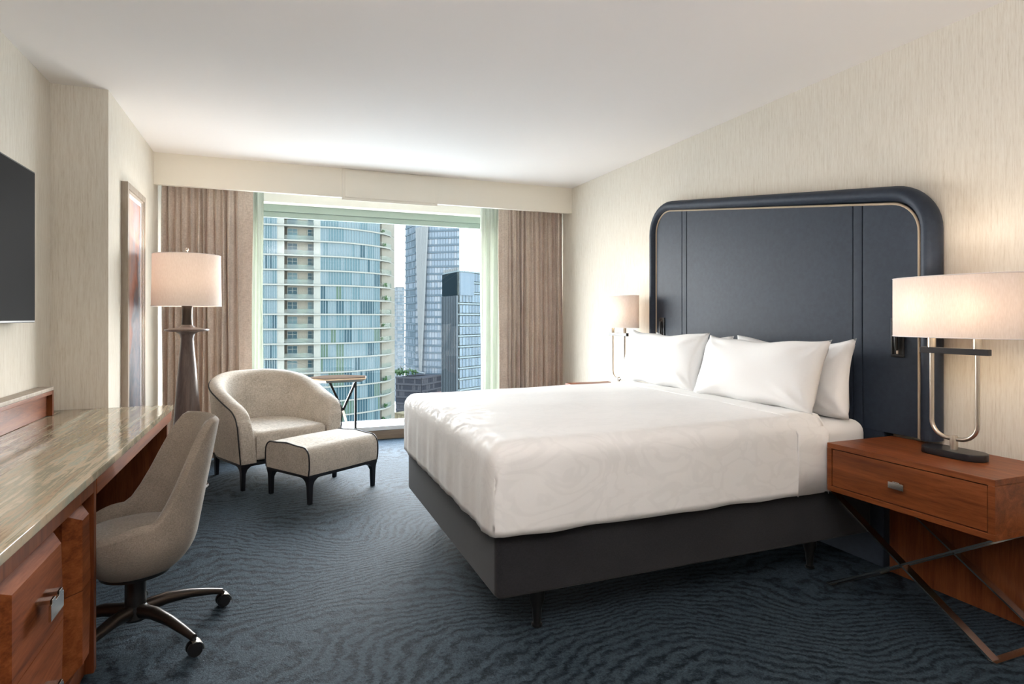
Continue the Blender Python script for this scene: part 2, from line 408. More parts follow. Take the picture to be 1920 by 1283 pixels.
# ================================================================= CURTAINS
def curtain(name, x0, x1, y, z0, z1, folds, amp, mat, label, flat_end=None, seed=1, group=None, n=None):
    rnd = random.Random(seed)
    n = n or folds*10
    cuts = [0]
    for i in range(folds): cuts.append(cuts[-1] + rnd.uniform(.65, 1.4))
    cuts = [c/cuts[-1] for c in cuts]; am = [rnd.uniform(.65, 1.25) for _ in range(folds)]
    xs = []
    for i in range(n+1):
        t = i/n
        k = max(j for j in range(folds) if cuts[j] <= t + 1e-9); q = (t-cuts[k])/(cuts[k+1]-cuts[k])
        o = math.sin(q*2*PI)*.5 + .22*math.sin(q*4*PI)
        a = am[k]
        X = x0 + (x1-x0)*t
        if flat_end is not None:
            fe0, fe1 = flat_end
            if fe0 <= X <= fe1: a *= .10
        xs.append((X, -o*a*amp, rnd.random()))
    def pt(i, z, off):
        X, o, r_ = xs[i]
        zz = z/(z1-z0); g = .75 + .35*(1-z/z1)
        wob = .006*math.sin(z*2.3 + i*.4)
        return (X + wob, y + o*g + off, z)
    b = B(); nz = 10
    V = []
    for off in (0, .006):
        V.append([[b.bm.verts.new(pt(i, z0+(z1-z0)*j/nz, off)) for j in range(nz+1)] for i in range(n+1)])
    for s_ in (0, 1):
        for i in range(n):
            for j in range(nz):
                f = (V[s_][i][j], V[s_][i+1][j], V[s_][i+1][j+1], V[s_][i][j+1])
                b.bm.faces.new(f if s_ == 0 else f[::-1])
    for j in range(nz):
        b.bm.faces.new((V[0][0][j], V[0][0][j+1], V[1][0][j+1], V[1][0][j]))
        b.bm.faces.new((V[0][n][j], V[1][n][j], V[1][n][j+1], V[0][n][j+1]))
    for i in range(n):
        b.bm.faces.new((V[0][i][0], V[1][i][0], V[1][i+1][0], V[0][i+1][0]))
        b.bm.faces.new((V[0][i][nz], V[0][i+1][nz], V[1][i+1][nz], V[1][i][nz]))
    return tag(b.build(name, mat, ang=60), label, 'curtain', group)
curtain('pleated_curtain', -.97, -.20, 6.36, .02, 2.70, 13, .058, CURT, 'taupe pleated curtain left of the window, behind the floor lamp', (-.32, -.19), 3)
curtain('pleated_curtain', 2.345, 3.14, 6.36, .02, 2.70, 14, .055, CURT, 'taupe pleated curtain right of the window, by the bed wall', (2.30, 2.46), 8)
curtain('sheer_curtain', -.42, -.105, 6.54, .02, 2.70, 5, .045, SHEER, 'white sheer curtain peeking out beside the left taupe curtain', None, 5)
curtain('sheer_curtain', 2.19, 2.62, 6.54, .02, 2.70, 6, .045, SHEER, 'white sheer curtain gathered beside the right taupe curtain', None, 6)
tr_ = B(); tr_.box((XC+.02, 6.345, 2.705), (XR-.02, 6.375, 2.73), .003); tr_.box((XC+.02, 6.525, 2.705), (XR-.02, 6.555, 2.73), .003)
for x in [XC+.3+i*.6 for i in range(7)]: tr_.box((x-.01, 6.35, 2.72), (x+.01, 6.37, CEIL)); tr_.box((x-.01, 6.53, 2.72), (x+.01, 6.55, CEIL))
struct(tr_.build('trim_curtain_track', SILLW))

# ================================================================= DESK
DZ = .775; DX = -.63
desk = thing('writing_desk', 'long cherry wood desk with a streaked marble top along the left wall', 'desk', (0, 0, 0))
top = B().box((XL+.004, .55, DZ-.032), (DX, YC-.004, DZ), .004, 2); top.build('marble_top', MARBLE, desk)
CX = DX-.012           # cabinet front
KY = 2.76              # where the knee hole starts
ap = B(); ap.box((DX-.035, KY, DZ-.10), (DX-.010, YC-.01, DZ-.034), .002); ap.build('apron', CHERRY, desk)
B().box((XL+.02, YC-.06, 0), (DX-.03, YC-.02, DZ-.034), .003).build('end_panel', CHERRYZ, desk)
B().box((XL+.02, KY, .08), (XL+.04, YC-.06, DZ-.034)).build('back_panel', CHERRYZ, desk)
cb = B()
cb.box((XL+.02, KY-.035, 0), (CX, KY, DZ-.034), .003)                        # end gable
cb.box((XL+.02, .58, .06), (CX-.075, KY-.035, DZ-.034))                       # carcase, deep behind the fronts
cb.box((CX-.08, .58, DZ-.085), (CX, KY-.035, DZ-.034), .003)                  # top rail
cb.box((CX-.08, .58, .0), (CX-.03, KY-.035, .07), .003)                       # plinth
cb.build('cabinet_body', CHERRYZ, desk)
def drawer_front(y0, y1, z0, z1, up=True):
    """raised front with wide chamfers all round"""
    d = B(); xb = CX-.075; xf = CX+.006; e_ = .055; f_ = .03
    back = [(xb, y0, z0), (xb, y1, z0), (xb, y1, z1), (xb, y0, z1)]
    b0, b1 = (0, f_) if not up else (0, e_*.8)
    if up: fr = [(xf, y0+e_, z0), (xf, y1-e_*.6, z0), (xf, y1-e_, z1-e_*.7), (xf, y0+e_, z1-e_*.7)]
    else: fr = [(xf, y0+e_, z0+e_*.7), (xf, y1-e_, z0+e_*.7), (xf, y1-e_*.6, z1), (xf, y0+e_, z1)]
    mid = [(CX-.040, *p[1:]) for p in back]
    d.loft([back, mid, fr]); return d
def bracket_handle(y, z, parent):
    h = B(); xf = CX+.006
    h.box((xf-.002, y-.050, z+.012), (xf+.040, y-.022, z+.024), .001)
    h.box((xf-.002, y+.012, z+.012), (xf+.040, y+.040, z+.024), .001)
    h.box((xf+.034, y-.060, z-.036), (xf+.041, y+.050, z+.012), .001)
    h.box((xf+.034, y-.050, z+.010), (xf+.041, y-.022, z+.024), .001); h.box((xf+.034, y+.012, z+.010), (xf+.041, y+.040, z+.024), .001)
    h.build('handle', CHROME, parent)
for (y0, y1) in ((1.24, 1.80), (1.88, 2.38), (2.50, 2.69)):
    for up in (True, False):
        z0, z1 = (.388, .675) if up else (.085, .384)
        dr = drawer_front(y0, y1, z0, z1, up).build('drawer', CHERRYD, desk, smooth=False)
        if y1 < 2.5: bracket_handle((y0+y1)/2+.02, (z0+z1)/2-.01 if up else z0+.16, dr)
rs = thing('desk_riser', 'low cherry wood ledge box standing on the marble desk against the wall', 'shelf', (0, 0, DZ))
B().box((XL+.004, .6, .001), (XL+.060, 4.32, .150), .003).build('front_board', CHERRY, rs)
B().box((XL+.004, .6, .150), (XL+.085, 4.345, .172), .003).build('top_board', FRAMEWOOD, rs)
B().box((XL+.004, 4.32, .001), (XL+.085, 4.345, .150), .002).build('side_board', CHERRYZ, rs)
B().box((XL+.066, .6, .150-.022), (XL+.085, 4.32, .150), .002).build('top_lip', CHERRY, rs)

# television
tv = thing('television', 'black flat television mounted on the wall above the desk', 'television', (XL, 3.2, 1.33))
B().box((.055, -.68, .0), (.085, .84, .826), .004).build('casing', PLASTIC, tv)
B().box((.085, -.672, .012), (.087, .832, .817), .0005).build('screen', SCREEN, tv)
B().box((.0, -.2, .25), (.055, .3, .6), .004).build('wall_bracket', BLACKMET, tv)

# framed painting
pf = thing('framed_painting', 'tall narrow framed abstract painting in rust, pink and slate blue', 'painting', (XC, 5.24, .40))
def ring_frame(a0, a1, z0, z1, wd, x0, x1, bev=.003):
    b = B()
    b.box((x0, a0, z0), (x1, a0+wd, z1), bev); b.box((x0, a1-wd, z0), (x1, a1, z1), bev)
    b.box((x0, a0+wd, z0), (x1, a1-wd, z0+wd), bev); b.box((x0, a0+wd, z1-wd), (x1, a1-wd, z1), bev); return b
ring_frame(-.315, .315, 0, 1.915, .045, .0, .042).build('frame', FRAMEWOOD, pf)
ring_frame(-.270, .270, .045, 1.87, .014, .012, .034, .002).build('frame_lip', FRAMELITE, pf)
ring_frame(-.256, .256, .059, 1.856, .030, .012, .022, .001).build('mat', MATT, pf)
B().box((.008, -.226, .089), (.018, .226, 1.826)).build('canvas', PAINTING, pf, smooth=False)

# ================================================================= BED
BX0, BX1, BY0, BY1 = .85, 3.03, 2.33, 4.11
bed = thing('king_bed', 'king bed with charcoal upholstered base and white mattress', 'bed', ((BX0+BX1)/2, (BY0+BY1)/2, 0))
ox, oy = (BX0+BX1)/2, (BY0+BY1)/2
hx, hy = (BX1-BX0)/2, (BY1-BY0)/2
bs = B(); bs.prism(rrect(0, 0, 2*hx, 2*hy, .035), .190, .490, .018, seg=3); bs.build('upholstered_base', CHARCOAL, bed)
B().tube([(p[0], p[1], .475) for p in rrect(0, 0, 2*hx+.002, 2*hy+.002, .036)], .0035, 6, closed=True).build('base_piping', CHARCOAL, bed)
for lx, ly in ((.225, .10), (.225, 1.68), (1.85, .12), (1.85, 1.66), (1.05, .89)):
    B().lathe([(.020, 0), (.024, .004), (.024, .012), (.017, .015), (.022, .08), (.034, .12), (.036, .195)], 16, (lx-hx, ly-hy, 0)).build('leg', BLACKMET, bed)
mt = B(); mt.box((-hx+.02, -hy+.015, .47), (hx-.01, hy-.015, .800), .07, 5); mt.build('mattress', SHEET, bed)
# fitted sheet tuck line at head
B().box((1.60-hx, -hy+.006, .475), (hx-.012, hy-.006, .560), .01, 2).build('sheet_hem', SHEET, bed)

# coverlet
def coverlet():
    """draped cloth: closed ring sections marched along X; outside foot panel falls at X0"""
    X0, X1, Y0, Y1, ZT, ZB = .828, 2.63, 2.302, 4.138, .832, .462
    ni, nj = 80, 90; r = .075
    rnd = random.Random(4)
    W = Y1-Y0; L = X1-X0; D = ZT-ZB
    # unfolded cloth coordinates: s along X (negative hangs over the foot), t across
    def edge(a, lo, hi, depth):
        """a: arc distance from lo side; returns (pos, drop, normal mix)"""
        pass
    def fold1(a):           # a<0 hangs, a>0 lies on top; rounded with radius r
        q = r*PI/2
        if a >= q: return a - q + r, 0.0
        if a >= 0:
            th = (q-a)/r; return r - r*math.sin(th), r - r*math.cos(th)
        return 0.0, r - a
    q = r*PI/2
    hang = D - r
    def pos(s, t):
        # s from -hang .. L-r+q ; t similar symmetric
        px, dx = fold1(s)
        half = W/2 - r + q
        tt = half - abs(t)
        py, dy = fold1(tt)
        y = (W/2 - py)*(1 if t > 0 else -1)
        drop = max(dx, dy) if (dx == 0 or dy == 0) else min(D, math.hypot(dx, dy) if max(dx, dy) < r else max(dx, dy))
        drop = min(drop, D)
        # round the vertical corner in plan
        x = px
        ax, ay = px, py
        rc = .06
        if ax < rc and ay < rc:
            vx, vy = rc-ax, rc-ay; m = max(vx, vy); L2 = math.hypot(vx, vy)
            if L2 > 0:
                k = m/L2; ax, ay = rc-vx*k, rc-vy*k
        y = (W/2 - ay)*(1 if y > 0 else -1); x = ax
        return x, y, drop
    b = B(); ss = [-hang + (L - r + q + hang)*i/ni for i in range(ni+1)]
    half = W/2 - r + q + hang
    ts = [-half + 2*half*j/nj for j in range(nj+1)]
    def P(s, t):
        x, y, d = pos(s, t)
        z = ZT - d
        # soft irregularity
        k = math.sin(x*7+y*3)*math.cos(y*9-x*4)
        z += .003*k*(1 if d < r else 0)
        if d > r*.9:
            g = min(1, (d-r*.8)/.15)
            if x < .02:
                out = .003*math.sin(y*21)+.0018*math.sin(y*47+1); x -= (.004+out)*g; 
                near = math.exp(-((y+W/2)/.22)**2); x -= .004*g*near*math.sin(y*75)
            if abs(abs(y)-W/2) < .02:
                sg = 1 if y > 0 else -1
                y += sg*(.004+.004*math.sin(x*9)+.003*math.sin(x*23+2))*g
            z += .0025*math.sin((x if abs(y) > W/2-.02 else y)*17)*(1 if d > D-.02 else 0)
        # slight crown of the bed
        if d < r: z += .012*(1-((y)/(W/2))**2) + 0.010*smooth01((x)/L)
        return Vector((X0+x, (Y0+Y1)/2+y, z))
    V = [[b.bm.verts.new(P(s, t)) for t in ts] for s in ss]
    for i in range(ni):
        for j in range(nj):
            b.bm.faces.new((V[i][j], V[i+1][j], V[i+1][j+1], V[i][j+1]))
    bmesh.ops.remove_doubles(b.bm, verts=list(b.bm.verts), dist=.0006)
    return b
cv = coverlet()
o = cv.build('coverlet', SPREAD, ang=80); o.modifiers.new('thick', 'SOLIDIFY').thickness = .008; o.modifiers['thick'].offset = 1
tag(o, 'white damask coverlet drawn over the bed', 'bedspread')
# sewn band with the folded-back sheet
def band():
    b = B(); X0, X1 = 2.44, 2.645; Y0, Y1 = 2.286, 4.154
    prof = []
    n = 28
    for k in range(n+1):
        t = k/n*2-1; y = t*(Y1-Y0)/2; e_ = max(0, abs(y)-((Y1-Y0)/2-.075)); z = .862 - .012*t*t*1.0 - (.075 - math.sqrt(max(0, .075**2-e_**2)))
        prof.append((y, z))
    prof = [(-(Y1-Y0)/2, .466), (-(Y1-Y0)/2-.002, .60), (-(Y1-Y0)/2-.001, .70)] + prof + [((Y1-Y0)/2+.001, .70), ((Y1-Y0)/2+.002, .60), ((Y1-Y0)/2, .466)]
    rings = []
    for x, dz in ((X0, -.006), (X0+.006, .002), (X0+.05, .003), (X1-.02, .003), (X1, .001), (X1+.004, -.012)):
        rings.append([(x, 3.22+y, z+dz+ .002*math.sin(y*20+x*30)) for y, z in prof])
    b.loft(rings, closed_u=False); return b
bo = band().build('sheet_turnover', SPREAD, ang=60); bo.modifiers.new('thick', 'SOLIDIFY').thickness = .006; bo.modifiers['thick'].offset = 0
tag(bo, 'white sheet folded back over the coverlet below the pillows', 'sheet')

# headboard (its top edge runs down towards the near end)
hb = thing('headboard', 'large navy leather headboard with rounded corners and beige cord trim', 'headboard', (XR, 3.24, 0))
def outline(inset, n=10, rad=.26):
    y0, y1 = -1.225+inset, 1.235-inset                  # near, far (relative to 3.24)
    zt0 = 2.035-inset; zt1 = 2.365-inset; r = rad-inset
    sl = (zt1-zt0)/(y1-y0)
    pts = [(y0, .738)]
    a_s = math.atan(sl)
    # near top corner
    def corner(cx, cz, a0, a1): return [(cx+r*math.cos(a0+(a1-a0)*k/n), cz+r*math.sin(a0+(a1-a0)*k/n)) for k in range(n+1)]
    cz0 = zt0 + sl*r - r/math.cos(a_s); cz1 = zt0 + sl*(y1-y0-r) - r/math.cos(a_s)
    pts += corner(y0+r, cz0, PI, PI/2+a_s) + corner(y1-r, cz1, PI/2+a_s, 0) + [(y1, .738)]
    return pts
roll = B(); ro = outline(.042); path = [(-.062, y, z) for y, z in ro]
# densify the straight stretches
def dens(path, step=.15):
    out = [path[0]]
    for a, b_ in zip(path, path[1:]):
        L_ = (Vector(b_)-Vector(a)).length; k = max(1, int(L_/step))
        for i in range(1, k+1): out.append(tuple(Vector(a).lerp(Vector(b_), i/k)))
    return out
roll.tube(dens(path), .060, 20, up=(1, 0, 0), ell=(1, .70)); roll.build('padded_border', LEATHER, hb, ang=60)
cd = outline(.090); B().tube(dens([(-.088, y, z) for y, z in cd]), .0065, 8, up=(1, 0, 0)).build('cord_trim', CORD, hb)
inn = outline(.084); seams = (-.80, -.735, .735, .80)
def clip(poly, a, b_):
    """vertical strip y in [a,b] of the convex outline"""
    def cut(P, c, keep_ge):
        R = []
        for i in range(len(P)):
            p, q_ = P[i], P[(i+1) % len(P)]; ip = (p[0] >= c) == keep_ge or p[0] == c; iq = (q_[0] >= c) == keep_ge or q_[0] == c
            if ip: R.append(p)
            if ip != iq:
                t = (c-p[0])/(q_[0]-p[0]); R.append((c, p[1]+(q_[1]-p[1])*t))
        return R
    return cut(cut(poly, a, True), b_, False)
sm_ = (inn[0][0], -.815+.0, -.755, .735, .795, inn[-1][0])
for a, b_ in zip(sm_, sm_[1:]):
    P = clip(inn, a+.0015, b_-.0015)
    Pq = [];
    for p in P:
        if not Pq or (abs(p[0]-Pq[-1][0])+abs(p[1]-Pq[-1][1])) > 1e-5: Pq.append(p)
    M4 = Matrix(((0, 0, -1, 0), (1, 0, 0, 0), (0, 1, 0, 0), (0, 0, 0, 1)))   # (y,z,depth) -> x=-depth
    B().prism(Pq, .01, .088, .006, M4, 2).build('leather_panel', LEATHER, hb)
B().box((-.085, -.94, 0), (-.004, 1.15, .745), .008).build('lower_panel', LEATHER, hb)
# reading lights in small niches
def niche(y, label):
    t = thing('reading_light', label, 'light', (XR-.089, y, 1.15))
    b = B(); b.box((-.008, -.036, 0), (.0, .036, .012), .002); b.box((-.008, -.036, .193), (.0, .036, .205), .002)
    b.box((-.008, -.036, .012), (.0, -.026, .193), .002); b.box((-.008, .026, .012), (.0, .036, .193), .002); b.build('surround', PLASTIC, t)
    B().box((-.003, -.026, .012), (0, .026, .193)).build('recess', BLACKMET, t)
    B().tube([(-.012, 0, .035), (-.016, 0, .06), (-.018, 0, .12), (-.016, 0, .175)], [.006, .010, .011, .010], 12).build('light_arm', BLACKMET, t)
    B().box((-.010, -.006, .016), (-.003, .006, .040), .002).build('switch', NICKEL, t)
niche(4.30, 'slim black reading light set in the far side of the headboard')
niche(2.215, 'black reading light niche in the headboard beside the near lampshade')

# pillows
def pillow(w_, h_, t_, seed):
    rnd = random.Random(seed); ph = [rnd.uniform(0, 6) for _ in range(6)]
    b = B(); n, m = 40, 28
    def f(u, v, s):
        x, y = 2*u-1, 2*v-1
        ex = 1-abs(x)**2.6; ey = 1-abs(y)**2.2
        th = t_/2*(max(0, ex)*max(0, ey))**.42
        X = x*w_/2*(1-.06*(1-y*y)); Y = y*h_/2*(1-.18*(1-abs(x)**2.4)*(1 if y > 0 else .3))
        # creases radiating from the corners
        cx_, cy_ = 1-abs(x), 1-abs(y); rr = math.hypot(cx_, cy_)
        an = math.atan2(cy_+.001, cx_+.001)
        cr_ = .006*math.exp(-((rr-.35)/.28)**2)*math.sin(an*11+ph[0]+(1 if x > 0 else 3)+(1 if y > 0 else 0))
        und = .006*math.sin(x*5+ph[1])*math.cos(y*4+ph[2])
        sag = -.04*(y)*t_
        return Vector((X, s*(th+(cr_+und)*(1 if th > .01 else 0)), Y + .006*math.sin(x*7+ph[3])*abs(y)))
    A = [[b.bm.verts.new(f(i/n, j/m, 1)) for j in range(m+1)] for i in range(n+1)]
    C = [[(A[i][j] if i in (0, n) or j in (0, m) else b.bm.verts.new(f(i/n, j/m, -1))) for j in range(m+1)] for i in range(n+1)]
    for i in range(n):
        for j in range(m):
            b.bm.faces.new((A[i][j], A[i+1][j], A[i+1][j+1], A[i][j+1])); b.bm.faces.new((C[i][j], C[i][j+1], C[i+1][j+1], C[i+1][j]))
    return b
def place_pillow(xb, yc, z, w_, h_, t_, tilt, label, seed, rz=0.0, roll_=0.0):
    o = pillow(w_, h_, t_, seed).build('pillow', SHEET, ang=180)
    # local x -> world -Y.., local y (thickness) -> world X, local z -> up tilted back
    R = Matrix.Rotation(rz, 4, 'Z') @ Matrix.Rotation(tilt, 4, 'Y') @ Matrix.Rotation(roll_, 4, 'X') @ Matrix.Rotation(PI/2, 4, 'Z')
    o.matrix_world = Matrix.Translation((xb, yc, z)) @ R @ Matrix.Translation((0, 0, h_/2))
    return tag(o, label, 'pillow', 'bed pillows')
place_pillow(2.86, 2.79, .805, .90, .44, .17, .13, 'rear white pillow on the near side, its right end showing past the front pillow', 11, 0, 0)
place_pillow(2.86, 3.72, .805, .90, .43, .17, .13, 'rear white pillow on the far side, mostly hidden behind the front one', 12, 0, 0)
place_pillow(2.59, 2.81, .852, .93, .42, .20, .36, 'front white pillow nearest the camera, leaning on the near rear one', 13, .03, 0)
place_pillow(2.61, 3.77, .852, .97, .43, .19, .30, 'front white pillow on the window side of the bed', 14, -.02, 0)

# ================================================================= NIGHTSTANDS + LAMPS
def nightstand(x0, y0, y1, label):
    cx, cy = x0, (y0+y1)/2; W = (y1-y0)/2; D = 3.095-x0
    t = thing('nightstand', label, 'nightstand', (cx, cy, 0))
    b = B(); z0, z1 = .480, .722; th = .026
    b.box((0, -W, z1-th), (D, W, z1), .0025); b.box((0, -W, z0), (D, W, z0+th), .0025)
    b.box((0, -W, z0+th), (D, -W+th, z1-th), .001); b.box((0, W-th, z0+th), (D, W, z1-th), .001)
    b.box((D-.02, -W+th, z0+th), (D, W-th, z1-th))
    b.build('case', CHERRY, t)
    d = B().box((.003, -W+th+.004, z0+th+.004), (.022, W-th-.004, z1-th-.004), .0015).build('drawer', CHERRY, t)
    h = B(); h.box((-.026, -.018, .600), (.004, .018, .612), .001); h.box((-.030, -.036, .586), (-.024, .036, .615), .001)
    h.box((-.030, -.018, .615), (-.024, .014, .620), .0005)
    h.build('handle', CHROME, d)
    B().box((D-.035, -W-.35 if y0 < 2 else -W, 0.0), (D-.012, W-.01, z0), .002).build('back_panel', CHERRYZ, t)
    wdt = .042; thk = .008
    for nm, xx in (('front', .022), ('rear', D-.09)):
        for s_ in (1, -1):
            off = .0
            B().tube([(xx, s_*(W-.012), z0), (xx+off, -s_*(W-.012), .006)], 0, flat=(wdt, thk), up=(1, 0, 0)).build('cross_leg', CHROME, t)
    for s_ in (1, -1):
        B().box((0, s_*(W-.012)-.018, 0), (D-.05, s_*(W-.012)+.018, .008), .001).build('floor_bar', CHROME, t)
    return t
nightstand(2.62, 1.500, 2.270, 'cherry wood nightstand nearest the camera with crossed steel legs')
nightstand(2.62, 4.42, 5.25, 'cherry wood nightstand on the window side, mostly hidden by the bed')

def table_lamp(x, y, z, label, power):
    t = thing('table_lamp', label, 'lamp', (x, y, z))
    B().prism(rrect(0, 0, .13, .272, .064, 10), 0, .032, .004).build('base', BLACKWOOD, t)
    hw = .100; pts = [(0, -hw, .50), (0, -hw, .30), (0, -hw, .155)]
    r = .075
    for k in range(1, 9):
        a = PI + PI/2*k/8; pts.append((0, -hw+r+r*math.cos(a), .155+r*math.sin(a)))
    q_ = [(p[0], -p[1], p[2]) for p in pts[::-1]]
    B().tube(pts+q_, .0095, 14, up=(1, 0, 0)).build('stem', NICKEL, t)
    B().lathe([(.016, .032), (.016, .078), (.014, .095)], 20).build('collar', NICKEL, t)
    B().box((-.013, -.150, .468), (.013, .150, .496), .002).build('crossbar', BLACKWOOD, t)
    for s_ in (1, -1):
        B().lathe([(.017, .496), (.017, .56), (.012, .575)], 20, (0, s_*hw, 0)).build('socket', NICKEL, t)
        B().lathe([(.010, .575), (.026, .615), (.030, .645), (.024, .672), (.006, .685)], 16, (0, s_*hw, 0)).build('bulb', BULB, t)
        light('table_lamp_bulb', 'POINT', (0, s_*hw*1.0, .69), power, (1.0, .87, .74), .03, parent=t)
    n = 64; rx, ry = .115, .283; zb, zt = .545, .826
    def el(rx_, ry_, z_): return [(rx_*math.cos(2*PI*k/n), ry_*math.sin(2*PI*k/n), z_) for k in range(n)]
    sh = B(); sh.loft([el(rx, ry, zb), el(rx, ry, (zb+zt)/2), el(rx, ry, zt), el(rx-.003, ry-.003, zt), el(rx-.003, ry-.003, zb)], closed_v=True); sh.build('shade', SHADE, t)
    B().tube([(rx*math.cos(2*PI*k/n), ry*math.sin(2*PI*k/n), zt) for k in range(n)], .0022, 6, closed=True).build('shade_rim', MATT, t); B().tube([(rx*math.cos(2*PI*k/n), ry*math.sin(2*PI*k/n), zb) for k in range(n)], .0022, 6, closed=True).build('shade_rim', MATT, t)
    B().box((-.003, -ry+.004, .583), (.003, ry-.004, .587)).build('shade_fitter', NICKEL, t)
    return t
BULB, _n, _b = new_mat('warm_bulb'); _b.inputs['Emission Color'].default_value = (1, .78, .5, 1); _b.inputs['Emission Strength'].default_value = 9.0
table_lamp(2.90, 1.830, .7225, 'table lamp with wide oval shade on the nightstand nearest the camera', 1.45)
table_lamp(2.90, 4.73, .7225, 'table lamp with oval shade on the window-side nightstand', 1.1)

# floor lamp
fl = thing('floor_lamp', 'floor lamp with white drum shade and dark turned wooden column', 'lamp', (-.648, 5.41, 0))
B().lathe([(.15, 0), (.155, .008), (.150, .022), (.115, .035), (.100, .06), (.098, .20), (.102, .38), (.095, .56), (.080, .78), (.062, 1.0), (.050, 1.13), (.046, 1.19), (.055, 1.225), (.085, 1.245)], 40).build('column', LAMPWOOD, fl)
B().lathe([(.085, 1.243), (.155, 1.250), (.160, 1.258), (.155, 1.266), (.06, 1.280), (.04, 1.30)], 40).build('tray_disc', LAMPWOOD, fl)
B().lathe([(.042, 1.285), (.038, 1.36), (.040, 1.47), (.030, 1.49)], 28).build('neck', BRONZE, fl)
B().lathe([(.012, 1.49), (.012, 1.56), (.032, 1.61), (.036, 1.645), (.026, 1.68), (.006, 1.69)], 16).build('bulb', BULB, fl)
light('floor_lamp_bulb', 'POINT', (0, 0, 1.70), 5.5, (1.0, .91, .80), .035, parent=fl)
n_ = 64; sh = B(); R_ = .245
def ci(r, z): return [(r*math.cos(2*PI*k/n_), r*math.sin(2*PI*k/n_), z) for k in range(n_)]
sh.loft([ci(R_+.003, 1.448), ci(R_, 1.66), ci(R_-.003, 1.852), ci(R_-.006, 1.852), ci(R_, 1.448)], closed_v=True); sh.build('shade', SHADE, fl)
B().tube(ci(R_-.003, 1.852), .0025, 6, closed=True).build('shade_rim', MATT, fl); B().tube(ci(R_+.003, 1.448), .0025, 6, closed=True).build('shade_rim', MATT, fl)
B().box((-R_+.005, -.003, 1.50), (R_-.005, .003, 1.504)).build('shade_fitter', NICKEL, fl)
B().lathe([(.004, 1.50), (.004, 1.888), (.012, 1.892), (.010, 1.905), (.003, 1.912)], 12).build('finial', NICKEL, fl)

# ================================================================= ARMCHAIR
ac = thing('armchair', 'beige linen barrel armchair with black piping by the window', 'armchair', (-.033, 5.665, 0), math.radians(26))
def u_path(hw, yf, yb, n=36, p=2.35):
    """from front left round the back to front right; returns (x,y,nx,ny,t)"""
    out = []
    for k in range(14): out.append((-hw, yf+(0-yf)*(k/14)**1.6, -1, 0))
    for k in range(n+1):
        a = PI - PI*k/n
        cx, sy = math.cos(a), math.sin(a)
        x = hw*math.copysign(abs(cx)**(2/p), cx); y = yb*abs(sy)**(2/p)
        nx = math.copysign(abs(x/hw)**(p-1), x)/hw; ny = (y/yb)**(p-1)/yb; l = math.hypot(nx, ny)
        out.append((x, y, nx/l, ny/l))
    for k in range(13, -1, -1): out.append((hw, yf+(0-yf)*(k/14)**1.6, 1, 0))
    return out
UP = u_path(.43, -.39, .43, p=2.12)
T_ = .115
def arm_h(y):
    t = max(0, min(1, (y+.39)/.80)); s = .55*t + .45*smooth01(t); h = .640 + (.872-.640)*s
    if y < -.27: h -= .085*(1-math.sqrt(max(0, 1-min(1, (-.27-y)/.12)**2)))
    return h
def section(x, y, nx, ny, h, grow=0.0, low=.212):
    pts = []; z0 = low
    flare = .050
    def P(d, z):    # d = distance from the outer skin inward
        k = (z-.2)/.6; o_ = flare*k
        return (x + nx*(o_-d), y + ny*(o_-d), z)
    g = grow
    pts.append(P(g, z0)); pts.append(P(g*.8, z0+.15)); pts.append(P(g, h-.045))
    for k in range(1, 8):
        a = PI*k/8; cxx = T_/2; rr = T_/2-g
        pts.append(P(cxx - rr*math.cos(a), h-.045 + (.052-g)*math.sin(a)))
    pts.append(P(T_-g, h-.05)); pts.append(P(T_-g+.015, z0+.2)); pts.append(P(T_-g+.015, z0))
    return pts
rings = []
x, y, nx, ny = UP[0]
for gy, gr in ((-.022, .030), (-.018, .014), (-.010, .004)):
    rings.append(section(x, y+gy, nx, ny, arm_h(y)-gr*.6, gr))
for (x, y, nx, ny) in UP: rings.append(section(x, y, nx, ny, arm_h(y)))
x, y, nx, ny = UP[-1]
for gy, gr in ((-.010, .004), (-.018, .014), (-.022, .030)):
    rings.append(section(x, y+gy, nx, ny, arm_h(y)-gr*.6, gr))
b = B(); b.loft(rings); b.build('shell', LINEN_B, ac, ang=50)
pp = []
def skin(x, y, nx, ny, z):
    k = (z-.2)/.6; return (x+nx*.050*k, y+ny*.050*k, z)
x, y, nx, ny = UP[0]
for z in (.215, .30, .40, .50, arm_h(y)-.10, arm_h(y)-.05): pp.append(skin(x-.002, y-.012, nx, ny, z))
for (x, y, nx, ny) in UP: pp.append(skin(x+nx*.001, y+ny*.001, nx, ny, arm_h(y)-.030))
x, y, nx, ny = UP[-1]
for z in (arm_h(y)-.05, arm_h(y)-.10, .50, .40, .30, .215): pp.append(skin(x+.002, y-.012, nx, ny, z))
B().tube(pp, .0055, 8).build('piping', PIPING, ac)
# seat block
sb = B(); pts = [(-.30, -.39), (.30, -.39)] + [(x-nx*.13, y-ny*.13) for (x, y, nx, ny) in UP[::-1] if y > -.33]
sb.prism(pts, .215, .445, .035, seg=4); so = sb.build('seat', LINEN_B, ac, ang=50)
for v in so.data.vertices:
    if v.co.z > .42: v.co.z += .018*max(0, 1-(v.co.x/.3)**2)*max(0, 1-((v.co.y)/.42)**2)
    if v.co.y < -.36 and .25 < v.co.z: v.co.y -= .018*(1-(v.co.x/.31)**2)
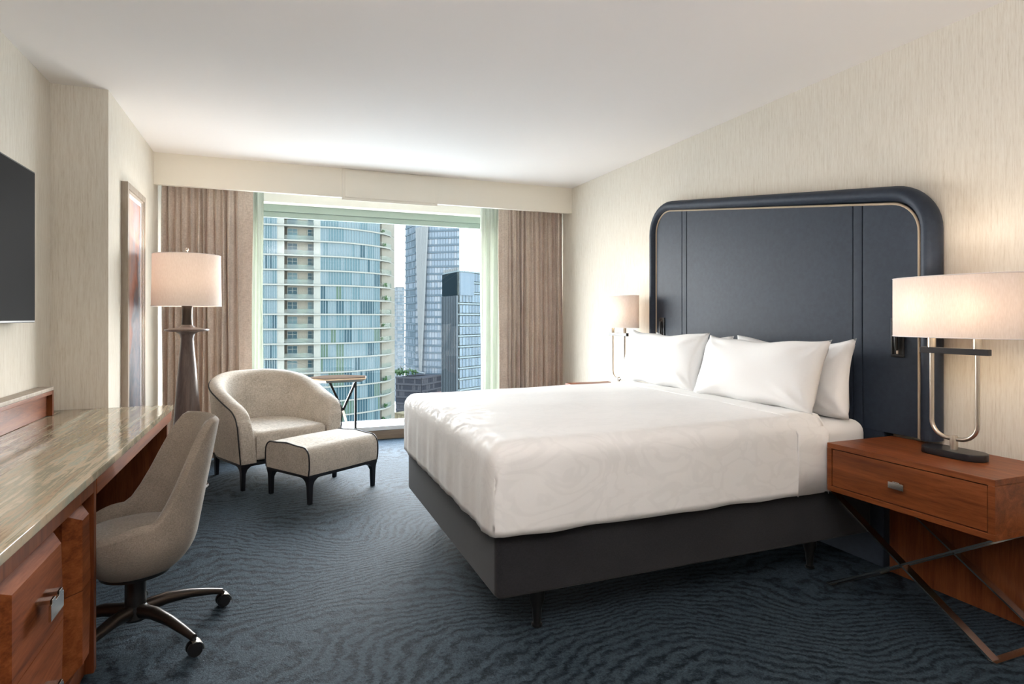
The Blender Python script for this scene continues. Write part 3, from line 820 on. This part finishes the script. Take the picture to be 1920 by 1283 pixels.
# inner back seams
for sx_ in (-.07, .12):
    B().tube([(sx_*1.0, .308, .46), (sx_*1.05, .314, .60), (sx_*1.1, .3185, .74), (sx_*1.15, .328, .80)], .0016, 6).build('seam', LINEN_B, ac)
fb = B(); loop = [(x-nx*.006, y-ny*.006) for (x, y, nx, ny) in UP]
fb.prism([(p[0], p[1]-.006 if i in (0, len(loop)-1) else p[1]) for i, p in enumerate(loop)], .188, .214, .002); fb.build('base_frame', BLACKWOOD, ac)
def bracket_leg(px_, py_, dx, dy, h, parent):
    """tapering square leg that flares into the frame"""
    b = B(); rings = []
    for z, s_, e_ in ((h, .025, .040), (h-.010, .022, .026), (h-.030, .019, .008), (h-.06, .017, .0), (0, .013, .0)):
        x0, x1 = (-s_, s_+e_) if dx > 0 else (-s_-e_, s_); y0, y1 = (-s_, s_+e_) if dy > 0 else (-s_-e_, s_)
        rings.append([(px_+x0, py_+y0, z), (px_+x1, py_+y0, z), (px_+x1, py_+y1, z), (px_+x0, py_+y1, z)])
    b.loft(rings); return b.build('leg', BLACKWOOD, parent, ang=25)
bracket_leg(-.398, -.362, 1, 1, .19, ac); bracket_leg(.398, -.362, -1, 1, .19, ac)
bracket_leg(-.34, .29, 1, -1, .19, ac); bracket_leg(.34, .29, -1, -1, .19, ac)

# ottoman
ot = thing('ottoman', 'beige linen ottoman with black piping in front of the armchair', 'ottoman', (.355, 4.972, 0), math.radians(33.5))
hl, hd = .325, .265; prof = []
for sgn in (-1, 1):
    arc = []
    for k in range(9):
        a = PI/2*k/8; r = .075
        arc.append((hd-r+r*math.cos(a), .415-r+r*math.sin(a)))
    arc = [(hd-.004, .212), (hd+.004, .27), (hd+.004, .33)] + arc
    prof += [(sgn*yy, zz) for yy, zz in (arc if sgn == 1 else arc)] if False else []
arc = [(hd-.006, .212), (hd+.003, .26), (hd+.004, .31)] + [(hd+.002-.075+.075*math.cos(PI/2*k/8), .412-.075+.075*math.sin(PI/2*k/8)) for k in range(9)]
top_ = [(t*.12, .424-.010*abs(t)) for t in (1, .5, 0, -.5, -1)]
prof = arc + top_ + [(-a_, c_) for a_, c_ in arc[::-1]]
rings = []
for xx, k in ((-hl-.004, .94), (-hl, .985), (-hl+.01, 1.0), (0, 1.015), (hl-.01, 1.0), (hl, .985), (hl+.004, .94)):
    rings.append([(xx, yy*k, .212+(zz-.212)*(k if k < 1 else 1+(k-1)*.8)) for yy, zz in prof])
B().loft(rings).build('cushion', LINEN_B, ot, ang=40)
for s_ in (-1, 1):
    B().tube([(s_*(hl+.001), yy*1.002, zz+.001 if zz > .3 else zz) for yy, zz in prof], .0055, 8).build('piping', PIPING, ot)
B().box((-hl, -hd+.002, .190), (hl, hd-.002, .214), .003).build('base_frame', BLACKWOOD, ot)
for a_, c_ in ((-1, -1), (1, -1), (-1, 1), (1, 1)):
    bracket_leg(a_*(hl-.026), c_*(hd-.028), -a_, -c_, .192, ot)

# side table
st = thing('side_table', 'small faceted side table with dark angled legs in front of the window', 'table', (.575, 6.50, 0), 0)
tp = [(-.30, .02), (-.10, -.21), (.30, -.17), (.33, .02), (.12, .20), (-.10, .19)]
b = B(); b.loft([[(p[0]*.86-.005, p[1]*.86, .695) for p in tp], [(p[0], p[1], .722) for p in tp], [(p[0], p[1], .736) for p in tp]]); b.build('top', BRASS, st, smooth=False)
B().prism([(p[0]*.985, p[1]*.985) for p in tp], .736, .741, .001).build('top_inlay', TABLEWOOD, st)
def bar(p, q_, nm, m=BRONZE): B().tube([p, q_], 0, flat=(.034, .022), up=(0, 1, 0)).build(nm, m, st)
J = (.085, -.02, .39)
bar((-.055, -.10, .700), J, 'leg_strut'); bar((.215, -.06, .700), J, 'leg_strut', BLACKMET)
bar(J, (.19, -.13, .004), 'leg', NICKEL); bar(J, (-.02, .10, .004), 'leg', BLACKMET)
bar((.215, .0, .70), (.215, .0, .004), 'leg', BLACKMET)

# ================================================================= DESK CHAIR
dc = thing('desk_chair', 'taupe upholstered swivel chair on casters pulled up to the desk', 'chair', (-.553, 2.985, 0), math.radians(-66))
# local: front = -y, back = +y
NA = 64
def rim(a):        # a=0 at the back
    c = math.cos(a); t = (c+1)/2                       # 1 back, 0 front
    s = smooth01((t-.50)/.36)
    return .475 + .05*smooth01(t/.45) + (.915-.525)*s
def rad(a, z):
    c, s = math.cos(a), math.sin(a)
    k = max(0, min(1, (z-.285)/.17)); base = .13 + (.236-.13)*math.sin(k*PI/2)**.75
    p = 2.35; r = base/((abs(c)**p+abs(s)**p)**(1/p))
    lean = max(0, z-.44)
    return r, lean
def chair_pt(a, z, inset=0.0):
    r, lean = rad(a, z); c, s = math.cos(a), math.sin(a)
    r -= inset
    x = s*r*(1.0-.16*lean); y = c*r*.98 + .20*lean*(1 if c > -.2 else 0)*smooth01((c+.2)/.5)
    return (x, y, z)
rings = []
for k in range(NA):
    a = 2*PI*k/NA; h = rim(a); pr = []
    for i in range(9):
        z = .285 + (.46-.285)*(1-math.cos(PI/2*i/8)); pr.append(chair_pt(a, min(z, h-.02)))
    for i in range(1, 8):
        z = .46+(h-.02-.46)*i/7 if h > .5 else .46+(h-.02-.46)*i/7; pr.append(chair_pt(a, z))
    o0 = chair_pt(a, h-.012, .006); pr.append(o0); pr.append(chair_pt(a, h, .022)); pr.append(chair_pt(a, h-.010, .042))
    for i in range(1, 7):
        z = (h-.02) + (.43-(h-.02))*i/6; pr.append(chair_pt(a, z, .050))
    rings.append(pr)
b = B(); b.loft(rings, closed_u=False, closed_v=True)
bmesh.ops.contextual_create  # (kept simple: underside closed by the plate below)
b.build('seat_shell', TAUPE, dc, ang=60)
cs = B(); rr_ = []
for sc_, z in ((1.0, .40), (1.0, .445), (.965, .463), (.88, .472), (.5, .478), (.02, .480)):
    rr_.append([tuple(Vector((chair_pt(2*PI*k/48, .44, .048)[0]*sc_, chair_pt(2*PI*k/48, .44, .048)[1]*sc_, z))) for k in range(48)])
cs.loft(rr_); cs.build('seat_cushion', TAUPE, dc, ang=60)
B().lathe([(.132, .272), (.134, .288), (.12, .31)], 32).build('seat_plate', BLACKMET, dc)
B().lathe([(.040, .09), (.040, .275)], 24).build('gas_column', BLACKMET, dc)
B().lathe([(.048, .075), (.055, .085), (.052, .125), (.040, .135)], 28).build('hub', BLACKMET, dc)
RA = .35
for k in range(5):
    a = math.radians(66) + math.radians(26) + k*2*PI/5 + math.radians(0)
    ca, sa = math.cos(a), math.sin(a)
    path = [(.03, .112), (.12, .120), (.22, .108), (.30, .088), (RA+.01, .070)]
    wd = [.056, .054, .046, .038, .030]; ht = [.060, .052, .040, .032, .026]
    rings = []
    for (r, z), w_, h_ in zip(path, wd, ht):
        ring = []
        for q_ in range(10):
            an = 2*PI*q_/10; lx = w_/2*math.cos(an); lz = h_/2*math.sin(an)
            ring.append((ca*r - sa*lx, sa*r + ca*lx, z+lz))
        rings.append(ring)
    B().loft(rings).build('base_arm', BRONZE, dc, ang=50)
    ct = B(); ax = math.radians(66-70)
    wx, wy = math.cos(ax), math.sin(ax); cx_, cy_ = ca*(RA+.012), sa*(RA+.012)
    for s_ in (-1, 1):
        c0 = (cx_+wx*s_*.008, cy_+wy*s_*.008, .029); c1 = (cx_+wx*s_*.027, cy_+wy*s_*.027, .029)
        ct.tube([c0, ((c0[0]+c1[0])/2, (c0[1]+c1[1])/2, .029), c1], [.028, .029, .025], 24)
    ct.tube([(cx_-wx*.01, cy_-wy*.01, .029), (cx_+wx*.01, cy_+wy*.01, .029)], .012, 12)
    ct.tube([(cx_, cy_, .045), (cx_, cy_, .07)], .009, 10)
    co = ct.build('caster', PLASTIC, dc)
    hd_ = B(); px2, py2 = -wy, wx
    rings = []
    for q_ in range(9):
        an = math.radians(-10 + 120*q_/8); r = .0315
        c = Vector((cx_+px2*r*math.cos(an), cy_+py2*r*math.cos(an), .029+r*math.sin(an))); rings.append(c)
    hd_.tube(rings, 0, flat=(.050, .003), up=(wx, wy, 0)); hd_.build('caster_hood', NICKEL, co)

# ================================================================= CITY
def site(u, d):
    """a spot d metres out along the room's view axis and u*d metres to its right"""
    c, s = math.cos(YAW), math.sin(YAW)
    return (u*d*c + d*s, -u*d*s + d*c)
def U(px): return (px-960)/F
def city_mat(name, c, rough=.3, metal=0.0, spec=.5): return simple(name, c, rough, metal, spec)
HAZE = (.30, .40, .48)
G4 = city_mat('curtain_wall_tree_reflection', (0.0124, 0.0207, 0.0163), .5, 0, 0)  # green of reflected trees put into the pane colour
G1 = city_mat('curtain_wall_glass_pale', (0.0222, 0.0325, 0.0370), .5, 0, 0)
G2 = city_mat('curtain_wall_glass_mid', (0.0150, 0.0257, 0.0298), .5, 0, 0)
G3 = city_mat('curtain_wall_glass_dark', (0.0062, 0.0128, 0.0162), .5, 0, 0)
CONC = city_mat('pale_concrete', (0.0341, 0.0350, 0.0303), .5, 0, 0)
CONC2 = city_mat('white_slab_edge', (0.0405, 0.0445, 0.0415), .5, 0, 0)
RAIL = mat_glass('balcony_glass', (.80, .90, .90), .006)
MULL = city_mat('aluminium_mullion', (0.0310, 0.0413, 0.0454), .5, 0, 0)
GROUND = city_mat('city_ground', (.27, .27, .255), .9)
# ground far below
g = B(); g.box((-900, 12, -72), (1500, 2200, -70)); tag(g.build('city_ground', GROUND, smooth=False), 'streets and lots far below the window', 'ground', kind='structure')

def tower_main():
    t = thing('residential_tower', 'curved glass residential tower with white slabs and balconies, left in the window', 'building', (*site(U(600), 140), -70))
    ox_, oy_ = t.location.x, t.location.y
    FLH = 3.22
    # facade line: screen bearings and distances, measured once
    line = [(400, 127), (488, 129), (519, 130), (533, 130.3), (588, 132.6), (601, 133.2), (620, 134), (640, 135), (660, 136.6), (680, 138.6), (698, 140.8), (712, 143)]
    tail = [(712, 143), (722, 144.6), (731, 147.5), (736, 151)]
    def loc(p, d): x, y = site(U(p), d); return Vector((x-ox_, y-oy_))
    def dens2(l, k):
        out = []
        for (a, da), (c, dc_) in zip(l, l[1:]):
            for i in range(k): out.append(loc(a+(c-a)*i/k, da+(dc_-da)*i/k))
        out.append(loc(*l[-1])); return out
    back = [loc(736, 175), loc(400, 165)]
    full = dens2(line, 1)[:-1] + dens2(tail, 2)
    z_lo, nfl = -27.0+70, 17
    def inward(l, dist):   # shift away from the camera
        s, c = math.sin(YAW), math.cos(YAW)
        return [p + Vector((s, c))*dist for p in l]
    # core volume
    cvol = inward(full, 2.6); core = B(); core.prism([(p.x, p.y) for p in cvol + back], 0, 98); core.build('core', CONC, t, smooth=False)
    # white piers
    for a, c, da in ((519, 533, 130), (588, 601, 132.8)):
        P = [loc(a, da), loc(c, da+.3), loc(c, da+3.2), loc(a, da+3.0)]
        B().prism([(p.x, p.y) for p in P], 20, 98).build('pier', CONC2, t, smooth=False)
    winbits = random.Random(3); cur_ = 0
    for f in range(nfl):
        z = z_lo + f*FLH
        out = inward(full, -.35) + inward(full, 2.8)[::-1]
        B().prism([(p.x, p.y) for p in out], z-.16, z+.16).build('slab', CONC2, t, smooth=False)
        # glass wall panes between pier and balcony
        for nm, l, k, mats in (('glass_wall', [q for q in line if q[0] >= 601], 4, (G1, G2, G3, G4)), ('glass_bay', [q for q in line if q[0] <= 519], 7, (G1, G2, G3, G4))):
            b = B(); pts = dens2(l, k)
            mi = []
            for p, q_ in zip(pts, pts[1:]):
                ii = len(mi); low_ = 1-f/nfl
                if ii % 3 == 0 or winbits.random() < .25:
                    cur_ = winbits.choices((0, 1, 2, 3), (1.6*(1-low_)+.25, 1.2, 1.5*low_**2, (2.0 if ii < 9 else .5)*low_**1.5 if f < 11 else 0))[0]  # lower floors draw darker, greener panes: reflections painted as pane colour
                kind = cur_
                e = (q_-p)*.04
                n = Vector((-(q_-p).y, (q_-p).x)).normalized()*(.12 if kind else .05)
                a_, c_ = p+e, q_-e
                vs = [b.bm.verts.new((v.x, v.y, zz)) for v, zz in ((a_, z+.16), (c_, z+.16), (c_, z+FLH-.16), (a_, z+FLH-.16))]
                b.bm.faces.new(vs); mi.append(kind)
                # transom
                vs = [b.bm.verts.new((v.x, v.y, zz)) for v, zz in ((p, z+.9), (q_, z+.9), (q_, z+1.0), (p, z+1.0))]
            o = b.build(nm, mats, t, smooth=False, fix=False)
            for i, pl in enumerate(o.data.polygons): pl.material_index = mi[i]
            o['kind'] = 'stuff'
            m_ = B()
            for p in pts: m_.box((p.x-.05, p.y-.12, z+.16), (p.x+.05, p.y+.08, z+FLH-.16))
            mo = m_.build('mullion', MULL, t, smooth=False); mo['kind'] = 'stuff'
        # recessed balcony bay: wall with two windows
        A, D_ = loc(533, 130.3), loc(588, 132.6)
        dirv = (D_-A); L_ = dirv.length; dv = dirv/L_; sh_ = Vector((math.sin(YAW), math.cos(YAW)))*1.7
        def strip(t0, t1, z0_, z1_, dep, nm, m, th=.12):
            p, q_ = A+dv*t0+sh_*dep, A+dv*t1+sh_*dep; r_ = sh_.normalized()*th
            return B().prism([(p.x, p.y), (q_.x, q_.y), (q_.x+r_.x, q_.y+r_.y), (p.x+r_.x, p.y+r_.y)], z0_, z1_).build(nm, m, t, smooth=False)
        strip(0, L_, z+.16, z+FLH-.16, 1.0, 'bay_wall', CONC)
        for (t0, t1, kind) in ((.1, 2.15, 0), (4.3, 6.2, 1)):
            wd_ = strip(t0, t1, z+.2, z+2.75, .93, 'window', G3 if winbits.random() < .6 else G2)
            b = B(); mid_ = (t0+t1)/2
            for tt in (t0, mid_, t1):
                p = A+dv*tt+sh_*.9; b.box((p.x-.05, p.y-.06, z+.2), (p.x+.05, p.y+.02, z+2.75))
            p, q_ = A+dv*t0+sh_*.9, A+dv*t1+sh_*.9
            b.tube([(p.x, p.y, z+2.0), (q_.x, q_.y, z+2.0)], 0, flat=(.08, .06)); b.tube([(p.x, p.y, z+2.75), (q_.x, q_.y, z+2.75)], 0, flat=(.10, .06))
            b.build('window_frame', CONC2, wd_, smooth=False)
        strip(0, L_, z+.2, z+1.15, .02, 'railing', RAIL, .03)
        # right end balconies
        tl = dens2(tail, 2); rr = B()
        wl_ = inward(tl, 1.9)
        pts = [(p.x, p.y) for p in wl_] + [(p.x+.3, p.y+.6) for p in wl_[::-1]]
        B().prism(pts, z+.16, z+FLH-.16).build('balcony_wall', CONC, t, smooth=False)
        for p, q_ in zip(tl, tl[1:]):
            vs = [rr.bm.verts.new(v) for v in ((p.x, p.y, z+.16), (q_.x, q_.y, z+.16), (q_.x, q_.y, z+1.2), (p.x, p.y, z+1.2))]; rr.bm.faces.new(vs)
        rr.build('railing', RAIL, t, smooth=False)
        if winbits.random() < .6:
            p = inward([loc(718+winbits.uniform(-4, 5), 144.3)], .8)[0]; pb = B()
            for _ in range(14):
                a = Vector((winbits.gauss(0, .22), winbits.gauss(0, .2), .15+abs(winbits.gauss(.3, .2)))); s_ = .16
                pb.box((p.x+a.x-s_, p.y+a.y-s_, z+.2+a.z-s_), (p.x+a.x+s_, p.y+a.y+s_, z+.2+a.z+s_), .06, 1)
            pb.build('balcony_plant', PLANT, t, smooth=False)['kind'] = 'stuff'
PLANT = city_mat('green_foliage', (0.0090, 0.0180, 0.0081), .5, 0, 0)
tower_main()

def box_tower(name, label, pxa, pxb, pxc, da, db, dc_, ztop, floors, fh, mats, zbot=-70, mull=12, line_m=MULL, slab=.25, slabm=None, ztop2=None):
    """tower seen as two faces a-b and b-c"""
    t = thing(name, label, 'building', (*site(U(pxb), db), zbot)); ox_, oy_ = t.location.x, t.location.y
    def loc(p, d): x, y = site(U(p), d); return Vector((x-ox_, y-oy_))
    A, Bp, C = loc(pxa, da), loc(pxb, db), loc(pxc, dc_); Dp = A + (C-Bp)
    Hh = ztop-zbot
    core = B(); core.prism([(p.x, p.y) for p in (A, Bp, C, Dp)], 0, Hh-.5); core.build('core', mats[0], t, smooth=False)
    for (p, q_, m) in ((A, Bp, mats[1]), (Bp, C, mats[2])):
        nrm = Vector(((q_-p).y, -(q_-p).x)).normalized()
        b = B()
        k = mull if (q_-p).length > 12 else max(3, mull//2)
        for i in range(floors):
            z1 = Hh - 1.0 - i*fh; z0 = z1 - fh*.72
            for j in range(k):
                a_, c_ = p.lerp(q_, (j+.07)/k)+nrm*.12, p.lerp(q_, (j+.93)/k)+nrm*.12
                vs = [b.bm.verts.new((v.x, v.y, zz)) for v, zz in ((a_, z0), (c_, z0), (c_, z1), (a_, z1))]; f = b.bm.faces.new(vs); f.material_index = random.choice((0, 0, 1))
        o = b.build('window_band', m, t, smooth=False, fix=False); o['kind'] = 'stuff'
        s_ = B()
        for i in range(floors+1):
            z1 = Hh - 1.0 - i*fh + fh*.14
            P4 = [p+nrm*.35, q_+nrm*.35, q_, p]
            s_.prism([(v.x, v.y) for v in P4], z1-slab/2, z1+slab/2)
        so_ = s_.build('floor_line', slabm or line_m, t, smooth=False); so_['kind'] = 'stuff'
    return t, loc, Hh
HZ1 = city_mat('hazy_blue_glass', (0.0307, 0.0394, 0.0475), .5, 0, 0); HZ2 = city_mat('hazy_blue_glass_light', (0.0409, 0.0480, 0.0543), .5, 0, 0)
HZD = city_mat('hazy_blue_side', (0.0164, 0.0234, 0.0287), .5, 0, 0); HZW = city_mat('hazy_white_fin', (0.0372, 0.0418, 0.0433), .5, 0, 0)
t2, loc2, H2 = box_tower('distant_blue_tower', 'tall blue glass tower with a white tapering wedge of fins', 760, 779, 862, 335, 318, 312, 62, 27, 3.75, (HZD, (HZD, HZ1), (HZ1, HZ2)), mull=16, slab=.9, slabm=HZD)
# wedge of white fins on the corner
def wedge():
    zt = 118; top_l, top_r, bot = 779, 802, 788
    for k in range(9):
        f_ = k/8; pt = top_l+2 + (top_r-3-top_l)*f_; d0 = 315
        a = loc2(pt, d0); c = loc2(787.5+f_*1.5, d0)
        B().tube([(a.x, a.y, zt+f_*1.2), (c.x, c.y, 43)], 0, flat=(.55, 1.0), up=(0, 1, 0)).build('wedge_fin', HZW, t2, smooth=False)
    a, c, d_ = loc2(top_l, 316), loc2(top_r, 316), loc2(bot, 316); e_ = Vector((math.sin(YAW), math.cos(YAW)))*1.2
    b = B(); b.loft([[(a.x, a.y, zt), (c.x, c.y, zt+1.5), (d_.x+.3, d_.y, 43), (d_.x-.3, d_.y, 43)], [(a.x+e_.x, a.y+e_.y, zt), (c.x+e_.x, c.y+e_.y, zt+1.5), (d_.x+.3+e_.x, d_.y+e_.y, 43), (d_.x-.3+e_.x, d_.y+e_.y, 43)]])
    b.build('wedge_backing', HZ2, t2, smooth=False)
wedge()
DK = city_mat('dark_tower_cladding', (0.0026, 0.0046, 0.0058), .5, 0, 0); DKG = city_mat('dark_tower_glass', (0.0036, 0.0088, 0.0144), .5, 0, 0); DKG2 = city_mat('dark_tower_glass_light', (0.0201, 0.0255, 0.0294), .5, 0, 0)
BL1 = city_mat('sky_blue_glass', (0.0223, 0.0314, 0.0399), .5, 0, 0); BL2 = city_mat('sky_blue_glass_light', (0.0262, 0.0371, 0.0462), .5, 0, 0)
t3, loc3, H3 = box_tower('striped_office_tower', 'shorter blue office tower with a dark louvred crown at the right of the view', 832, 861, 912, 214, 200, 212, 17.2, 26, 3.6, (DK, (DKG, DKG2), (BL1, BL2)), mull=9, slab=.5)
A3, B3, C3 = loc3(832, 214), loc3(861, 200), loc3(912, 212)
for k in range(7):
    p = A3.lerp(B3, (k+.3)/7); q_ = A3.lerp(B3, (k+.7)/7)
    B().prism([(p.x, p.y-.6), (q_.x, q_.y-.6), (q_.x, q_.y+1.0), (p.x, p.y+1.0)], H3-1.0, H3+.8).build('crown_fin', HZW, t3, smooth=False)
n3 = Vector(((B3-A3).y, -(B3-A3).x)).normalized()
P4 = [A3+n3*.6, B3+n3*.6, B3, A3]; B().prism([(v.x, v.y) for v in P4], H3-8.5, H3-.9).build('louvre_screen', DK, t3, smooth=False)
n3b = Vector(((C3-B3).y, -(C3-B3).x)).normalized(); q3 = B3.lerp(C3, .48)
P4 = [B3+n3b*.6, q3+n3b*.6, q3, B3]; B().prism([(v.x, v.y) for v in P4], H3-8.5, H3-.9).build('louvre_screen', BL1, t3, smooth=False)
for k in range(10):
    p = A3.lerp(B3, (k+.02)/9.3) + n3*.55; B().box((p.x-.28, p.y-.2, 0), (p.x+.28, p.y+.3, H3-8.6)).build('fin', DKG2, t3, smooth=False)
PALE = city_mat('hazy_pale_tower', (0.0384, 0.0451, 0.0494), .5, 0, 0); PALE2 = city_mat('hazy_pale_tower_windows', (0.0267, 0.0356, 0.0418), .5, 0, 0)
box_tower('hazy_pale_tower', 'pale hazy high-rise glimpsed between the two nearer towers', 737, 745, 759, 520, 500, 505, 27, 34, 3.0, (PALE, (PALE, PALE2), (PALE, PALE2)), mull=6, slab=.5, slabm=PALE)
BRW = city_mat('brown_grey_facade', (0.0125, 0.0135, 0.0154), .5, 0, 0); BRW2 = city_mat('brown_grey_window', (0.0074, 0.0083, 0.0102), .5, 0, 0)
box_tower('dark_slab_block', 'low dark slab-sided block with ribbon windows below the towers', 742, 790, 845, 300, 295, 320, -28, 9, 3.2, (BRW, (BRW2, BRW), (BRW2, BRW)), mull=14, slab=.9, slabm=BRW)
CRM = city_mat('cream_facade', (0.0372, 0.0333, 0.0224), .5, 0, 0)
box_tower('cream_lowrise', 'small cream low-rise with rows of windows just above the sill', 738, 760, 800, 236, 232, 240, -35.5, 8, 3.2, (CRM, (CRM, PALE2), (CRM, PALE2)), mull=7, slab=.5, slabm=CRM)
RED = city_mat('rust_roof', (0.0271, 0.0170, 0.0155), .5, 0, 0)
box_tower('rust_roof_block', 'low block with a rust coloured roof beside the striped tower', 800, 818, 850, 275, 270, 280, -33, 6, 3.2, (RED, (RED, BRW), (RED, PALE2)), mull=6, slab=.6, slabm=PALE)
# roof terrace with white canopy and greenery
rt = thing('roof_canopy', 'white curved canopy on the green roof terrace', 'canopy', (*site(U(770), 306), -28))
cb_ = B(); rings = []
for k in range(9):
    t_ = k/8; x_ = -6+13*t_; z_ = 4.6*(1-t_)**1.4 + .6; rings.append([(x_, -2.5, z_), (x_, 2.5, z_+.2), (x_, 2.5, z_+.45), (x_, -2.5, z_+.25)])
cb_.loft(rings); cb_.build('canopy_roof', HZW, rt)
for k in range(4): B().box((-5+4*k-.15, -.15, 0), (-5+4*k+.15, .15, max(.6, 4.6*(1-(1+4*k)/13)**1.4+.6))).build('post', HZW, rt, smooth=False)
rnd = random.Random(9)
for k, (px_, dd) in enumerate(((745, 299), (751, 301), (757, 303), (763, 300), (775, 302), (748, 308))):
    x_, y_ = site(U(px_), dd); b = B()
    for _ in range(26):
        a = Vector((rnd.gauss(0, .9), rnd.gauss(0, .8), 2.0+rnd.gauss(0, .6))); s_ = rnd.uniform(.3, .55)
        t_ = bmesh.new(); bmesh.ops.create_icosphere(t_, subdivisions=1, radius=s_); b.merge(t_, Matrix.Translation(a))
    tr = thing('roof_tree', 'tiny leafy tree on the roof terrace below the blue tower', 'tree', (x_, y_, -28), 0, 'roof terrace trees')
    b.build('crown', PLANT, tr); B().lathe([(.12, 0), (.08, 1.7)], 8).build('trunk', BRW, tr)
# construction hoist mast beside the distant tower
hm = thing('construction_mast', 'thin red and white lattice mast beside the distant tower', 'mast', (*site(U(868.5), 322), -70))
b = B(); s_ = .75; top_z = 150
for sx_, sy_ in ((-1, -1), (1, -1), (1, 1), (-1, 1)): b.box((sx_*s_-.10, sy_*s_-.10, 0), (sx_*s_+.10, sy_*s_+.10, top_z))
z = 60
while z < top_z:
    b.box((-s_, -s_-.08, z), (s_, -s_+.08, z+.2)); b.tube([(-s_, -s_, z), (s_, -s_, z+2)], 0, flat=(.14, .14)); z += 2
mo = b.build('lattice', city_mat('mast_red', (.30, .16, .13), .6), hm, smooth=False)
